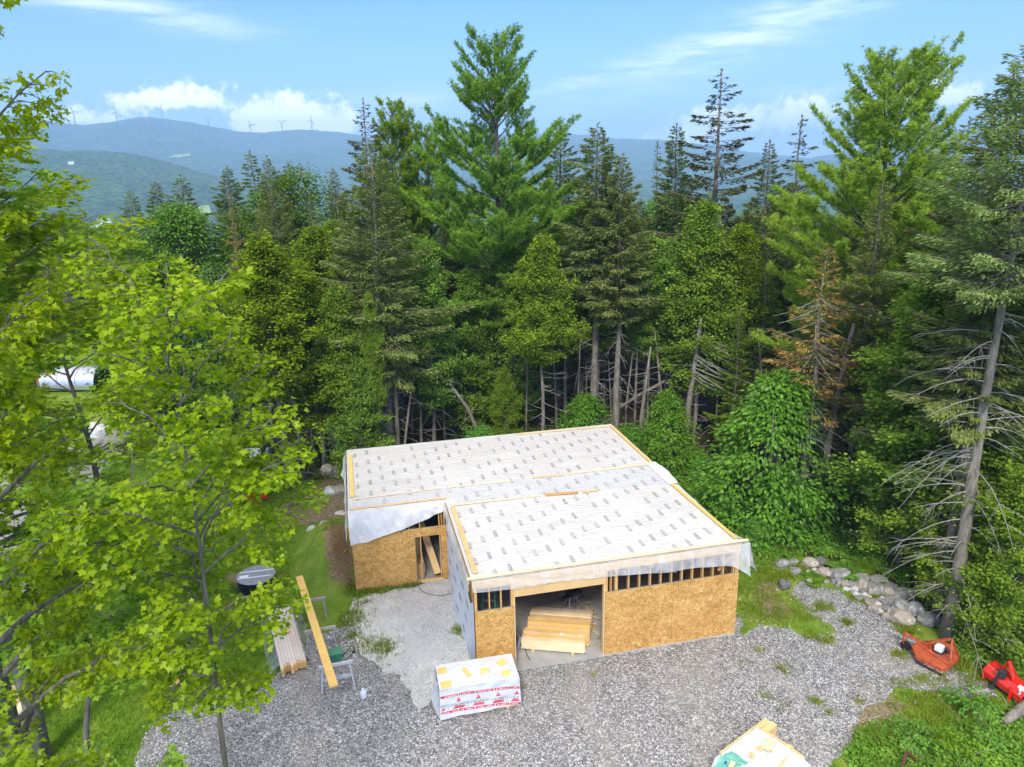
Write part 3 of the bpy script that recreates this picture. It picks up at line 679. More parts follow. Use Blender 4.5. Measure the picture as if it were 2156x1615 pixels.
# house wrap on the garage side wall
def wrap(u, v):                                     # u from the front corner back, v up
    y = -.02+(D1-.03)*u; z = 2.78*v
    bul = (.16*(1-u)**6*(1.0-.6*v)+.02)+.10*math.exp(-((u-.62)/.22)**2)*(1-v)**2+.012*mnoise.noise(Vector((u*9, v*4, 0)))
    return (-.016-bul, y, z+.02)
one('house_wrap').grid(wrap, 50, 16).build('house_wrap', H, smooth=True)
one('grey_metal').grid(lambda u, v: (wrap(0, v)[0]*(1-u)+.0*u, -.021-.015*math.sin(u*3+v*9)*u*(1-u), wrap(0, v)[2]), 4, 16).build('wrap_edge', H, smooth=True)
m = one('black_ink')
for r_, z in enumerate((.5, 1.35, 2.2)):
    for y in np.arange(.55+(r_ % 2)*.62, 5.8, 1.24):
        k = 0.0
        for i_ in range(7):
            l = .035+.03*((i_*37+r_*11) % 5)/5; u = (y+k)/D1; v = z/2.78
            x_ = wrap(u, v)[0]-.006; h = .10 if i_ % 3 else .15
            m.add([(x_, y+k, z-h/2), (x_, y+k+l, z-h/2+.01), (x_, y+k+l, z+h/2+.01), (x_, y+k, z+h/2)], [(0, 1, 2, 3)]); k += l+.022
m.build('wrap_print', H)

# ------------------------------------------------------------------ text helper
def text_mesh(txt, size):
    cu = bpy.data.curves.new('txt', 'FONT'); cu.body = txt; cu.size = size; cu.resolution_u = 3
    o = bpy.data.objects.new('txt', cu); COL.objects.link(o); bpy.context.view_layer.update()
    me = bpy.data.meshes.new_from_object(o.evaluated_get(bpy.context.evaluated_depsgraph_get()))
    vs = [tuple(v.co) for v in me.vertices]; fs = [tuple(p.vertices) for p in me.polygons]
    bpy.data.objects.remove(o); bpy.data.curves.remove(cu); bpy.data.meshes.remove(me)
    xs_ = [v[0] for v in vs]; return vs, fs, min(xs_), max(xs_)

# ------------------------------------------------------------------ wrapped lumber pack in front
FL = gp(930, 1517); FR = gp(1090, 1490)
ang = math.atan2(FR[1]-FL[1], FR[0]-FL[0])
pk = empty('lumber_pack', (FL[0], FL[1], 0), 'white wrapped lumber pack with red printing, in front of the garage opening', 'lumber pack', rz=ang)
PL, PD, PH = 2.40, 1.13, 1.09
m = one('pine_lumber')
for x in (.35, 2.0): m.bb(x, x+.09, .02, PD-.02, .0, .09)
m.build('sleeper', pk)
m = one('pale_lumber')
nr = 7; bh = (PH-.11)/nr
for r_ in range(nr):
    for c_ in range(8):
        e = RNG.uniform(0, .02); m.bb(-e, PL+RNG.uniform(0, .02), .004+c_*PD/8, (c_+1)*PD/8-.004, .095+r_*bh+.002, .095+(r_+1)*bh-.002)
m.build('boards', pk)
def wr(u, v, face):
    n_ = .012*mnoise.noise(Vector((u*6, v*5, face*7)))
    zlo = .17+.05*math.sin(u*5+face)*(u if face == 0 else .5)
    if face == 0:   # front
        zlo = .07+.15*u+.02*math.sin(u*9); z = zlo+(PH+.01-zlo)*v; out = .02+.05*(1-v)*(1-v)+n_*2
        return (-.02+(PL+.04)*u+(-.03*(1-u)+.03*u)*(1-v), -out, z)
    if face == 1:   # left end, flaring out to a loose corner
        zlo = np.interp(u, [0, .5, 1], [.50, .28, .07]); z = zlo+(PH+.01-zlo)*v; out = .02+.30*math.sin(PI*min(1, u*.9+.1))*(1-v)**1.5*.6+n_*2
        return (-.02-out, PD+.02-(PD+.04)*u, z)
    if face == 2:   # right end
        z = .16+(PH+.01-.16)*v; return (PL+.02+.02+n_*2, -.02+(PD+.04)*u, z)
    z = .16+(PH+.01-.16)*v; return (PL+.02-(PL+.04)*u, PD+.03+n_*2, z)
m = one('lumber_wrap')
for fc in range(4): m.grid(lambda u, v, f=fc: wr(u, v, f), 28, 12)
m.grid(lambda u, v: (-.02+(PL+.04)*u, -.02+(PD+.04)*v, PH+.012+.008*mnoise.noise(Vector((u*7, v*4, 30)))), 28, 12)
def on_front(x, z, d=.006):
    u = (x+.02)/(PL+.04); zlo = .07+.15*u+.02*math.sin(u*9); v = (z-zlo)/(PH+.01-zlo); p = wr(min(max(u, 0), 1), min(max(v, 0), 1), 0); return (x, p[1]-d-.004, z)
def quadf(m_, pts, d=.006):
    m.mat(m_); m.add([on_front(x, z, d) for x, z in pts], [tuple(range(len(pts)))])
def bend(x): return .02*math.sin(x*2.2)-.06*math.exp(-((x-PL)/.25)**2)
for zb, h in ((.80, .075), (.265, .075)):
    segs = [(-.0, .52), (.56, 1.03), (1.07, 1.60), (1.64, 2.06), (2.09, 2.40)] if zb > .5 else [(0, .50), (.54, 1.0), (1.04, 1.62), (1.66, 2.06), (2.1, 2.4)]
    for a, b in segs:
        ns = 6
        for i_ in range(ns):
            x0, x1 = a+(b-a)*i_/ns, a+(b-a)*(i_+1)/ns
            quadf('red_ink', [(x0, zb+bend(x0)), (x1, zb+bend(x1)), (x1, zb+h+bend(x1)), (x0, zb+h+bend(x0))])
        x = a+.04
        while x < b-.05:
            l = .012+.016*RNG.random(); hh = .03+.014*RNG.random()
            if RNG.random() > .16: quadf('white_ink', [(x, zb+.022+bend(x)), (x+l, zb+.022+bend(x)), (x+l*.8, zb+.018+hh+bend(x)), (x+.004, zb+.018+hh+bend(x))], .010)
            x += l+.010
tv, tf, tx0, tx1 = text_mesh('LULUMCO', .118)
for x0 in (-.30, .30, .90, 1.50, 2.08):
    ok = lambda x: -.01 < x < PL+.005
    fs = [f for f in tf if all(ok(x0+tv[i][0]) for i in f)]
    if fs: m.mat('grey_ink'); m.add([on_front(x0+v[0], .475+v[1]+bend(x0+v[0]), .008) for v in tv], fs)
    cx_ = x0+.24
    for k in range(5):                               # striped fir tree mark above the name
        z0_, z1_ = .60+k*.028, .60+k*.028+.020; w0, w1 = .078*(1-k/5.2), .078*(1-(k+.8)/5.2)
        if ok(cx_-w0) and ok(cx_+w0): quadf('red_ink', [(cx_-w0, z0_+bend(cx_)), (cx_+w0, z0_+bend(cx_)), (cx_+w1, z1_+bend(cx_)), (cx_-w1, z1_+bend(cx_))])
    for z_, a_, b_ in ((.435, .10, .42), (.405, .07, .44), (.378, .04, .40)):
        xa, xb = max(0, x0+a_), min(PL, x0+b_)
        if xb-xa > .05: quadf('red_ink', [(xa, z_+bend(xa)), (xb, z_+bend(xb)), (xb-.02, z_+.022+bend(xb)), (xa+.03, z_+.022+bend(xa))])
    tr_, tfr, a0, a1 = text_mesh('inc.', .05)
    if ok(x0+.56): m.mat('grey_ink'); m.add([on_front(x0+.49+v[0], .40+v[1]+bend(x0+.5), .008) for v in tr_], tfr)
m.build('wrap', pk)
ca_, sa_ = math.cos(ang), math.sin(ang)
def block_on(px, py, lx, ly, rot, label, m_='bright_plank', z=PH+.02, th=.035, name='wood_block', group='wood offcuts weighing down the wrapped lumber pack'):
    p = gp(px, py, z+th); p[2] = z
    o = one(m_).box((0, 0, th/2+.006), (lx, ly, th)).build(name, None, bevel=.003, label=label, cat='wood block', group=group)
    o.location = tuple(p); o.rotation_euler = (0, 0, rot); return o
block_on(930, 1411, .27, .24, ang+.02, 'square wood offcut at the far left corner of the wrapped pack')
block_on(939, 1440, .30, .25, ang+.05, 'square wood offcut at the near left corner of the wrapped pack')
block_on(982.5, 1414.5, .12, .42, ang+.32, 'narrow upright strip of wood among the offcuts on the wrapped pack')
block_on(1020, 1411, .23, .20, ang-.08, 'square wood offcut in the middle of the wrapped pack')
block_on(1056, 1394, .27, .22, ang+.65, 'tilted wood offcut at the far right corner of the wrapped pack')
block_on(1065, 1416, .24, .22, ang+.12, 'square wood offcut at the near right corner of the wrapped pack')

# ------------------------------------------------------------------ stack inside the garage
a0 = gp(1098, 1364, .14); a1 = gp(1231, 1375, .14); ang2 = math.atan2(a1[1]-a0[1], a1[0]-a0[0]); LL = float(np.hypot(*(a1-a0)[:2]))
stk = empty('lumber_stack', (a0[0], a0[1], .036), 'stack of fresh yellow planks on the concrete floor inside the garage opening', 'lumber stack', rz=ang2)
for x in (.35, LL-.45): one('pine_lumber').bb(x, x+.09, -.05, 1.5, 0, .08).build('sleeper', stk)
for k in range(11):
    y0 = k*.155-.01; zt = .46+.028*min(k, 7)+(.03 if k in (2, 5, 8) else 0)
    mm = ('pale_lumber', 'pine_lumber', 'pine_lumber', 'bright_plank', 'pine_lumber', 'bright_plank', 'pine_lumber', 'pine_lumber', 'pale_lumber', 'pine_lumber', 'old_grey_lumber')[k]
    sh = RNG.uniform(-.05, .05)+(-.28+.0*k if k > 2 else -.03*k)*0+(.02*k)
    m = one(mm); nl = int(round((zt-.085)/.04))
    for l in range(nl): m.bb(sh+RNG.uniform(-.02, .02), sh+LL+RNG.uniform(-.02, .02), y0+RNG.uniform(0, .018), y0+.148, .085+l*.04+.002, .085+(l+1)*.04-.002)
    m.build('board', stk)
for k, x in enumerate((.55, 1.35, 2.0)):
    one('pale_rock').box((x, .33, .555), (.09, .06, .03)).build('spacer', stk)
# step ladder behind the left studs
lp = gp(1062, 1290, .036); ld = empty('step_ladder', (.75, 1.35, .036), 'green and silver step ladder standing behind the studs left of the garage opening', 'ladder', rz=-.35)
for s_ in (-.26, .26):
    one('green_plastic').beam((s_*1.15, -.30, 0), (s_*.7, 0, 2.55), .07, .03, (0, 1, 0)).build('rail', ld)
    one('green_plastic').beam((s_*1.1, .62, 0), (s_*.7, .05, 2.5), .05, .03, (0, 1, 0)).build('rear_leg', ld)
for k in range(7):
    z = .3+k*.32; y = -.30+.30*z/2.55; hw = (.30-.12*z/2.55)
    one('galvanised').box((0, y, z), (2*hw, .09, .03)).build('step', ld)
one('galvanised').box((0, .02, 2.57), (.42, .2, .05)).build('top_cap', ld)
# saw stand, scraps, cord, charger by the jamb
sw = gp(1247, 1310, .036); sd_ = empty('saw_stand', (3.95, 2.2, .036), 'black folding saw stand with silver legs beside the yellow plank stack', 'saw stand', rz=.4)
one('black_plastic').box((0, 0, 1.02), (.85, .16, .07)).build('rail', sd_); one('black_plastic').box((.05, 0, 1.14), (.38, .34, .16)).build('saw_base', sd_)
one('dark_steel').lathe([(.0, 0), (.13, .0), (.13, .03), (0, .03)], 20, (.05, .0, 1.30)).build('blade_guard', sd_); one('black_plastic').tube([(.05, .12, 1.2), (.06, .1, 1.45), (.10, -.08, 1.52)], .035, 8).build('saw_arm', sd_)
for sx, sy in ((-1, -1), (-1, 1), (1, -1), (1, 1)): one('galvanised').tube([(sx*.12, sy*.05, 1.0), (sx*.42, sy*.32, 0.0)], .018, 8).build('leg', sd_)
m = MB(); rs = np.random.default_rng(3)
for i_ in range(130):
    m.mat(('osb', 'pale_lumber', 'pine_lumber')[i_ % 3]); c_ = (rs.normal(0, .42), rs.normal(0, .55), .02+abs(rs.normal(0, .12))*math.exp(-(i_/90)))
    m.box((c_[0], c_[1], c_[2]+.012), (rs.uniform(.05, .35), rs.uniform(.02, .08), .01), Matrix.Rotation(rs.uniform(0, 6), 3, 'Z') @ Matrix.Rotation(rs.uniform(-.4, .4), 3, 'X'))
o = m.build('scrap_heap', None, label='loose heap of wood scraps on the garage floor below the saw stand', cat='wood scraps', kind='stuff'); o.location = (4.15, 1.9, .036)
pts = [gp(x, y, .05) for x, y in ((1150, 1253), (1165, 1250), (1180, 1262), (1195, 1268), (1190, 1276), (1200, 1276), (1205, 1266), (1218, 1262), (1232, 1254))]
place(one('cord_black').tube(pts, .012, 6), 'power_cord', pts[0], label='black power cord curling over the garage floor behind the plank stack', cat='cord')
bx = gp(1090, 1360, .04); bo = empty('tool_case', (bx[0]-.05, bx[1], .036), 'grey tool case leaning by the left jamb of the garage opening', 'tool case', rz=.2)
one('grey_metal').box((0, 0, .25), (.10, .5, .5), Matrix.Rotation(.25, 3, 'Y')).build('case', bo, bevel=.02); one('cord_black').tube([(.1, -.1, .5), (.2, -.15, .2), (.16, -.35, .03), (.24, -.2, .02), (.12, -.6, .02), (.1, -.9, .01)], .012, 6).build('cord', bo)
# planks inside the wing door
wx = (dL+dR)/2
for k, (x0, y0, x1, y1, z0, z1, w_, lb) in enumerate(((dR-.16, D1+.12, wx-.35, D1+3.2, .25, 2.5, .28, 'wide plank leaning inward just inside the right jamb of the wing door'), (dL+.30, D1+.6, dL-.1, D1+3.4, .12, 2.4, .22, 'narrower plank leaning in the dark behind the left of the wing door'))):
    place(one('pine_lumber').beam((x0, y0, z0), (x1, y1, z1), w_, .04), 'leaning_plank', (x0, y0, .04), label=lb, cat='plank')
m = one('pine_lumber')
for r_ in range(6):
    for c_ in range(2): m.bb(dL+.02+c_*.15, dL+.165+c_*.15, D1+.35, D1+2.9, .05+r_*.1, .14+r_*.1)
m = centred(m, (dL+.1, D1+1.5, .036)); o = m.build('plank_pile', None, label='low pile of stacked boards just inside the left jamb of the wing door', cat='lumber stack'); o.location = (dL+.1, D1+1.5, .036)
one('pine_lumber').bb(dL-.03, dR+.06, D1-.05, D1+.1, .036, .085).build('threshold', H)
pts = [gp(x, y, .03) for x, y in ((868, 1236), (880, 1232), (885, 1240), (893, 1248), (915, 1253), (935, 1254), (952, 1248))]
place(one('cord_black').tube(pts, .010, 6), 'power_cord', pts[0], label='thin black cord lying across the pale stone dust by the wing door', cat='cord')

# ------------------------------------------------------------------ plank on three sawhorses
def sawhorse(c, a, L, h, m_, label, shelf=False):
    o = empty('sawhorse', (c[0], c[1], .012), label, 'sawhorse', 'sawhorses under the long plank', a)
    one(m_).box((0, 0, h-.045), (L, .09, .09)).build('top_beam', o, bevel=.004)
    for sx in (-1, 1):
        for sy in (-1, 1): one(m_).beam((sx*(L/2-.10), sy*.035, h-.10), (sx*(L/2-.02), sy*.26, 0), .09, .038, (1, 0, 0)).build('leg', o)
    for sx in (-1, 1): one(m_).beam((sx*(L/2-.08), -.13, h*.55), (sx*(L/2-.08), .13, h*.55), .02, .08).build('brace', o)
    if shelf: one(m_).beam((-L/2+.08, -.12, h*.45), (L/2-.08, -.12, h*.45), .03, .11).build('rail', o)
    return o
pn = gp(703, 1445, .86); pf = gp(630, 1214, .86); pa = math.atan2(pf[1]-pn[1], pf[0]-pn[0])
h1 = (gp(628, 1270, .8)+gp(685, 1255, .8))/2; h2 = (gp(641, 1333, .8)+gp(707, 1316, .8))/2; h3 = (gp(672, 1405, .8)+gp(742, 1392, .8))/2
sawhorse(h1, .03, 1.0, .82, 'old_grey_lumber', 'weathered grey sawhorse at the far end of the long plank')
sawhorse(h2, .05, 1.06, .82, 'old_grey_lumber', 'middle sawhorse under the long plank, beside the unwrapped boards', True)
sawhorse(h3, .06, 1.06, .82, 'silver_lumber', 'nearest sawhorse under the long plank, with a pale lower rail', True)
m = one('bright_plank').beam((pn[0], pn[1], .86), (pf[0], pf[1], .86), .26, .06)
place(m, 'long_plank', (pn[0], pn[1], .83), label='long bright yellow plank lying across three sawhorses', cat='plank')
# green box with frame handle
g_ = gp(706, 1403, 0); o = empty('green_crate', (g_[0], g_[1]+.3, .012), 'green plastic crate behind the nearest sawhorse', 'crate', rz=.1)
m = one('green_plastic'); m.bb(-.22, .22, -.17, .17, 0, .02); m.bb(-.22, -.20, -.17, .17, .02, .34); m.bb(.20, .22, -.17, .17, .02, .34); m.bb(-.20, .20, -.17, -.15, .02, .34); m.bb(-.20, .20, .15, .17, .02, .34); m.build('body', o)
one('green_plastic').bb(-.25, .25, -.2, .2, .342, .37).build('lid', o, bevel=.01)
hk = [gp(x, y, z) for x, y, z in ((716, 1387, .05), (738, 1362, .45), (741, 1358, .5), (747, 1368, .5), (745, 1373, .4), (722, 1395, .05))]
o = empty('hand_cart', hk[0], 'fallen hand cart, its black looped handle sticking up behind the crate', 'hand cart')
m = one('cord_black').tube(hk, .016, 8); centred(m, hk[0]); m.build('handle', o)
m = one('black_plastic').lathe([(.0, -.02), (.06, -.02), (.06, .02), (0, .02)], 14, tuple(hk[4]-hk[0])); m.build('wheel', o)
# white jug
j = gp(766, 1469); o = empty('jug', (j[0], j[1], .012), 'white plastic jug standing on the gravel left of the wrapped pack', 'jug', rz=.4)
one('white_plastic').lathe([(.0, 0), (.095, .0), (.10, .03), (.10, .20), (.075, .25), (.035, .275), (.03, .31), (0, .31)], 16).build('body', o, smooth=True)
one('white_plastic').tube([(.09, 0, .17), (.13, 0, .20), (.12, 0, .26), (.05, 0, .28)], .015, 8).build('handle', o); one('white_metal').lathe([(0, .31), (.035, .31), (.035, .335), (0, .335)], 12).build('cap', o)
# opened bundle of pale boards
b0 = gp(622, 1403, .2); b1 = gp(590, 1283, .2); ba = math.atan2(b1[1]-b0[1], b1[0]-b0[0])-PI/2
bo = empty('board_bundle', (b0[0]-.05, b0[1], .012), 'opened bundle of long pale boards on the lawn edge, left of the sawhorses', 'lumber stack', rz=ba)
BL = float(np.hypot(*(b1-b0)[:2]))
for k in range(8):
    m = one('whitewashed_lumber'); x0 = -.42+k*.105; n_ = 6 if k < 6 else 5; s_ = RNG.uniform(-.12, .12)
    for l in range(n_): m.bb(x0+.002, x0+.100, s_+RNG.uniform(-.03, .03), BL+s_*.5+RNG.uniform(-.2, .1), .06+l*.042, .099+l*.042)
    o_ = m.build('board', bo)
    one('end_grain').bb(x0+.001, x0+.101, s_-.10, s_-.035, .06, .062+n_*.042-.002).build('board_end', bo)
for y in (.5, 2.2, 3.6): one('pine_lumber').bb(-.45, .45, y, y+.09, 0, .058).build('sleeper', bo)
def bw(u, v):
    a = -1.25+2.5*v; y = .15+u*(BL-.1)
    x = a*.62; z = .32 if abs(a) < .72 else max(.02, .32-(abs(a)-.72)*.95)
    return (x+.04*mnoise.noise(Vector((u*8, v*6, 0)))*(abs(a) > .7), y, z+.012+.03*mnoise.noise(Vector((u*14, v*9, 3)))**2)
one('thin_wrap').grid(lambda u, v: bw(u, v*.22), 50, 8).grid(lambda u, v: bw(u, .74+v*.26), 50, 9).build('torn_wrap', bo, smooth=True)
place(one('bright_plank').box((0, 0, 0), (.34, .26, .04), Matrix.Rotation(.5, 3, 'Z')), 'wood_block', (0, 0, 0), label='square offcut lying on the opened bundle of pale boards', cat='wood block').location = tuple(gp(599, 1330, .36))
for a, b, lb in (((607, 1290), (622, 1320), 'thin yellow strip of wood in the torn wrap beside the bundle, upper one'), ((622, 1335), (638, 1361), 'thin yellow strip of wood in the torn wrap beside the bundle, lower one')):
    p0, p1 = gp(*a, .12), gp(*b, .12); place(one('pine_lumber').beam(p0, p1, .05, .03), 'wood_strip', p0, label=lb, cat='wood strip', group='strips beside the pale boards')

# ------------------------------------------------------------------ septic riser
c0_ = (gp(498, 1200, .62)+gp(577, 1200, .62))/2; o = empty('septic_riser', (-7.58, 7.50, 0), 'round ribbed black plastic tank riser with grey lid on the lawn', 'tank riser')
pr = [(0, 0), (.66, 0)]
for k in range(5): z = .02+k*.10; pr += [(.66, z), (.73, z+.025), (.73, z+.055), (.66, z+.08)]
pr += [(.66, .54), (0, .54)]
one('black_plastic').lathe(pr, 40).build('ribbed_body', o)
m = one('lid_grey').lathe([(0, .545), (.74, .545), (.75, .57), (.73, .585), (0, .595)], 48); lid = m.build('lid', o)
m = one('lid_white')
for yy in (-.22, .24): hw = math.sqrt(.70**2-yy*yy); m.bb(-hw, hw, yy-.025, yy+.025, .593, .612)
m.build('lid_rib', lid); one('lid_white').bb(-.62, -.28, -.15, .02, .593, .60).build('label_plate', lid)

# ------------------------------------------------------------------ rotary mower
def P3(x, y, z=0.0): return Vector(gp(x, y, z))
mo_c = gp(1968, 1385, .0); mo = empty('rotary_mower', (mo_c[0], mo_c[1], 0), 'faded rusty red tractor mower deck parked below the tall bare trunk', 'mower')
def mb_at(m, c): return centred(m, c)
deck = [P3(*q, .32) for q in ((1919, 1359), (1929, 1380), (1984, 1408), (1998, 1403), (2020, 1383), (2013, 1362), (1990, 1352), (1937, 1349))]
m = one('rusty_red_paint'); m.prism([(p.x, p.y) for p in deck][::-1], .16, .32); mb_at(m, mo_c).build('deck', mo, bevel=.015)
m = one('dark_steel'); fr = [P3(1929, 1382, .26), P3(1984, 1410, .26)]; m.beam(fr[0]+Vector((0, -.02, -.13)), fr[1]+Vector((0, -.02, -.13)), .02, .22); mb_at(m, mo_c).build('chain_guard', mo)
m = one('white_ink'); dv_ = fr[1]-fr[0]
for a, b in ((.30, .34), (.40, .66), (.72, .97)):
    p0, p1 = fr[0]+dv_*a+Vector((0, -.05, -.07)), fr[0]+dv_*b+Vector((0, -.05, -.07)); m.beam(p0, p1, .012, .10)
mb_at(m, mo_c).build('decal', mo)
m = one('rusty_red_paint'); m.beam(P3(1932, 1354, .34), P3(1998, 1400, .34), .10, .05); m.beam(P3(1955, 1348, .34), P3(1960, 1372, .34), .06, .04); mb_at(m, mo_c).build('deck_rib', mo)
gb = P3(1977, 1371, .33); m = one('white_metal').box(gb+Vector((0, 0, .12)), (.26, .24, .22), Matrix.Rotation(.4, 3, 'Z')); mb_at(m, mo_c).build('gearbox', mo, bevel=.03)
m = one('dark_steel').tube([gb+Vector((0, 0, -.02)), gb+Vector((0, 0, .05))], .19, 16); m.tube([gb+Vector((.12, .03, .12)), P3(2003, 1375, .42)], .05, 10); mb_at(m, mo_c).build('drive_shaft', mo)
ap = P3(2009, 1356, 1.0)
ap = Vector((P3(2001, 1392, .32).x+.12, P3(2001, 1392, .32).y+.42, 0)); 
foot1, foot2 = P3(2001, 1394, .33), P3(2019, 1380, .33); apex = Vector(((foot1.x+foot2.x)/2-.12, (foot1.y+foot2.y)/2+.1, 1.02))
for f_ in (foot1, foot2): m = one('rusty_red_paint').beam(f_, apex, .055, .03); mb_at(m, mo_c).build('hitch_arm', mo)
m = one('rusty_red_paint').tube([apex, P3(1950, 1356, .45), P3(1937, 1352, .38)], .03, 8); m.tube([apex+Vector((-.03, .05, 0)), P3(1945, 1350, .42)], .022, 8); mb_at(m, mo_c).build('stay_bar', mo)
t0 = P3(1938, 1352, .38); t1 = P3(1904, 1332, .62); m = one('rusty_red_paint').beam(t0, t1, .09, .07); m.beam(t1, t1+Vector((-.02, -.06, -.38)), .06, .05, (0, 1, 0)); mb_at(m, mo_c).build('tail_arm', mo)
wc = t1+Vector((.02, -.12, -.44)); m = one('black_plastic').tube([wc+Vector((-.04, 0, 0)), wc+Vector((.05, .03, 0))], .17, 18); mb_at(m, mo_c).build('tail_wheel', mo)
# ------------------------------------------------------------------ red tiller
q0 = P3(2086, 1412, .3); q1 = P3(2165, 1470, .3); tl_c = gp(2120, 1440, 0); tl = empty('rotary_tiller', (tl_c[0], tl_c[1], 0), 'glossy bright red tractor tiller at the right edge of the gravel', 'tiller')
dx = (q1-q0).normalized(); nrm_ = Vector((-dx.y, dx.x, 0)); Lt = (q1-q0).length
def T3(a, b, z): p = q0+dx*a+nrm_*b; return Vector((p.x, p.y, z))
def tprism(prof, a0, a1, m_, name, inset=0):
    m = one(m_); n_ = len(prof); vs = [T3(a0, b, z) for b, z in prof]+[T3(a1, b, z) for b, z in prof]
    m.add(vs, [tuple(range(n_)), tuple(range(n_, 2*n_))[::-1]]+[(i_, n_+i_, n_+(i_+1) % n_, (i_+1) % n_) for i_ in range(n_)]); centred(m, tl_c); m.build(name, tl, bevel=.01)
tprism([(-.28, .18), (-.30, .38), (-.12, .56), (.14, .58), (.34, .36), (.36, .12), (.3, .12), (.28, .34), (.1, .5), (-.1, .5), (-.24, .34), (-.24, .18)], 0, Lt, 'bright_red_paint', 'hood')
tprism([(-.30, .05), (-.30, .42), (-.1, .60), (.16, .62), (.38, .38), (.38, .05)], -.03, .02, 'bright_red_paint', 'end_plate')
tprism([(-.10, .57), (-.06, .66), (.10, .66), (.14, .58)], .05, Lt-.1, 'bright_red_paint', 'frame_tube')
m = one('bright_red_paint'); A_ = T3(.62, -.12, 1.12)
m.beam(T3(.40, -.1, .58), A_, .12, .03); m.beam(T3(.86, -.1, .58), A_, .12, .03); m.beam(A_, T3(.62, .34, .45), .06, .03); centred(m, tl_c).build('hitch_frame', tl)
m = one('dark_steel').box(T3(.52, -.18, .62), (.22, .22, .24), Matrix.Rotation(.5, 3, 'Z')); centred(m, tl_c).build('gearbox', tl, bevel=.02)
p_ = P3(2088, 1446, .05); m = one('dark_steel').tube([T3(.50, -.28, .55), (T3(.50, -.28, .55)+p_)/2, p_], [.045, .06, .05], 10); m.tube([p_, p_+Vector((-.08, -.05, .02))], .085, 10); centred(m, tl_c).build('drive_shaft', tl)
m = one('bright_red_paint').beam(T3(.95, -.3, .5), P3(2124, 1476, .02), .06, .04); centred(m, tl_c).build('side_leg', tl)
m = one('white_metal').tube([T3(1.25, -.3, .62), P3(2140, 1478, .02)], .035, 10); centred(m, tl_c).build('stand', tl)
m = one('white_ink').add([T3(1.05, -.17, .53), T3(1.28, -.17, .53), T3(1.28, -.06, .615), T3(1.05, -.06, .615)], [(0, 1, 2, 3)]); m.v = [(x, y, z+.01) for x, y, z in m.v]; centred(m, tl_c).build('decal', tl)
m = one('dark_steel')
for a in np.arange(.1, Lt-.1, .16):
    for th in range(4): m.beam(T3(a, .0, .25), T3(a+.04, .24*math.cos(th*1.57+a*3), .25+.22*math.sin(th*1.57+a*3)), .03, .02)
m.tube([T3(.02, 0, .25), T3(Lt-.02, 0, .25)], .04, 8); centred(m, tl_c).build('tine_rotor', tl)

# ------------------------------------------------------------------ second wrapped pile at the bottom edge
pc = gp(1588, 1625, 0); a_ = math.radians(24)
pl = empty('covered_pile', (pc[0], pc[1], .012), 'boards under a crumpled white and green cover, cut by the bottom edge of the photo', 'lumber pack', rz=a_)
zt_ = .70
m = one('pine_lumber')
for k in range(8):
    for l in range(5): m.bb(-.75+RNG.uniform(-.03, .03), 1.02+RNG.uniform(-.04, .04)+(.28 if k > 5 else -.1), -.9+k*.19, -.9+k*.19+.18, .1+l*.11, .2+l*.11)
m.build('boards', pl)
for x in (-.6, .6): one('pine_lumber').bb(x, x+.09, -.9, .6, 0, .098).build('sleeper', pl)
def cov(u, v):
    x = -1.25+2.15*u; y = -1.15+1.75*v; e = max(abs(x+.05)-.82, abs(y+.2)-.72, 0)
    zt2 = zt_-e*1.5+.03*mnoise.noise(Vector((u*8, v*8, 1)))+.02*mnoise.noise(Vector((u*20, v*17, 4)))
    return (x, y, max(.06, zt2))
m = MB().mat('lumber_wrap').grid(cov, 44, 36)
m.mats.append('green_tarp')
for i_, f in enumerate(m.f):
    cx_ = sum(m.v[k][0] for k in f)/4; cy_ = sum(m.v[k][1] for k in f)/4
    if cx_ < -.52 and abs(((cy_*1.2+cx_*.3) % .9)-.45) > .13: m.mi[i_] = 1
m.build('cover', pl)
block_on(1619, 1566, .46, .24, a_+.05, 'short plank across the far corner of the covered pile', 'pale_lumber', zt_+.03, .045, 'plank_offcut', 'offcuts on the covered pile')
block_on(1626, 1573, .42, .20, a_-.02, 'second short plank overhanging the far corner of the covered pile', 'pine_lumber', zt_-.05, .045, 'plank_offcut', 'offcuts on the covered pile')
block_on(1599, 1576, .15, .13, a_, 'small square block nearest the short planks on the covered pile', 'pine_lumber', zt_+.02, .035, 'wood_block', 'offcuts on the covered pile')
block_on(1583, 1589, .16, .13, a_+.2, 'small square block in the middle of the covered pile', 'pine_lumber', zt_+.02, .035, 'wood_block', 'offcuts on the covered pile')
block_on(1541, 1609, .24, .12, a_+.3, 'pale ragged offcut beside a blue clip on the covered pile', 'pale_lumber', zt_+.0, .035, 'wood_block', 'offcuts on the covered pile')
block_on(1528, 1605, .07, .05, a_+.4, 'tiny blue clip on the green part of the covered pile', 'blue_plastic', zt_-.05, .03, 'clip', 'offcuts on the covered pile')
block_on(1650, 1603, .55, .06, a_+.15, 'thin batten on the near right side of the covered pile', 'pine_lumber', zt_-.02, .03, 'batten', 'offcuts on the covered pile')
p_ = gp(1912, 1614); o = empty('rusty_frame', (p_[0], p_[1], .0), 'brown rusty metal frame poking out of the weeds at the bottom edge', 'metal frame', rz=.3)
one('brown_rust').beam((-.3, 0, .05), (0, .1, .42), .07, .05).build('bar', o); one('brown_rust').beam((0, .1, .42), (.3, -.1, .1), .07, .05).build('bar', o)

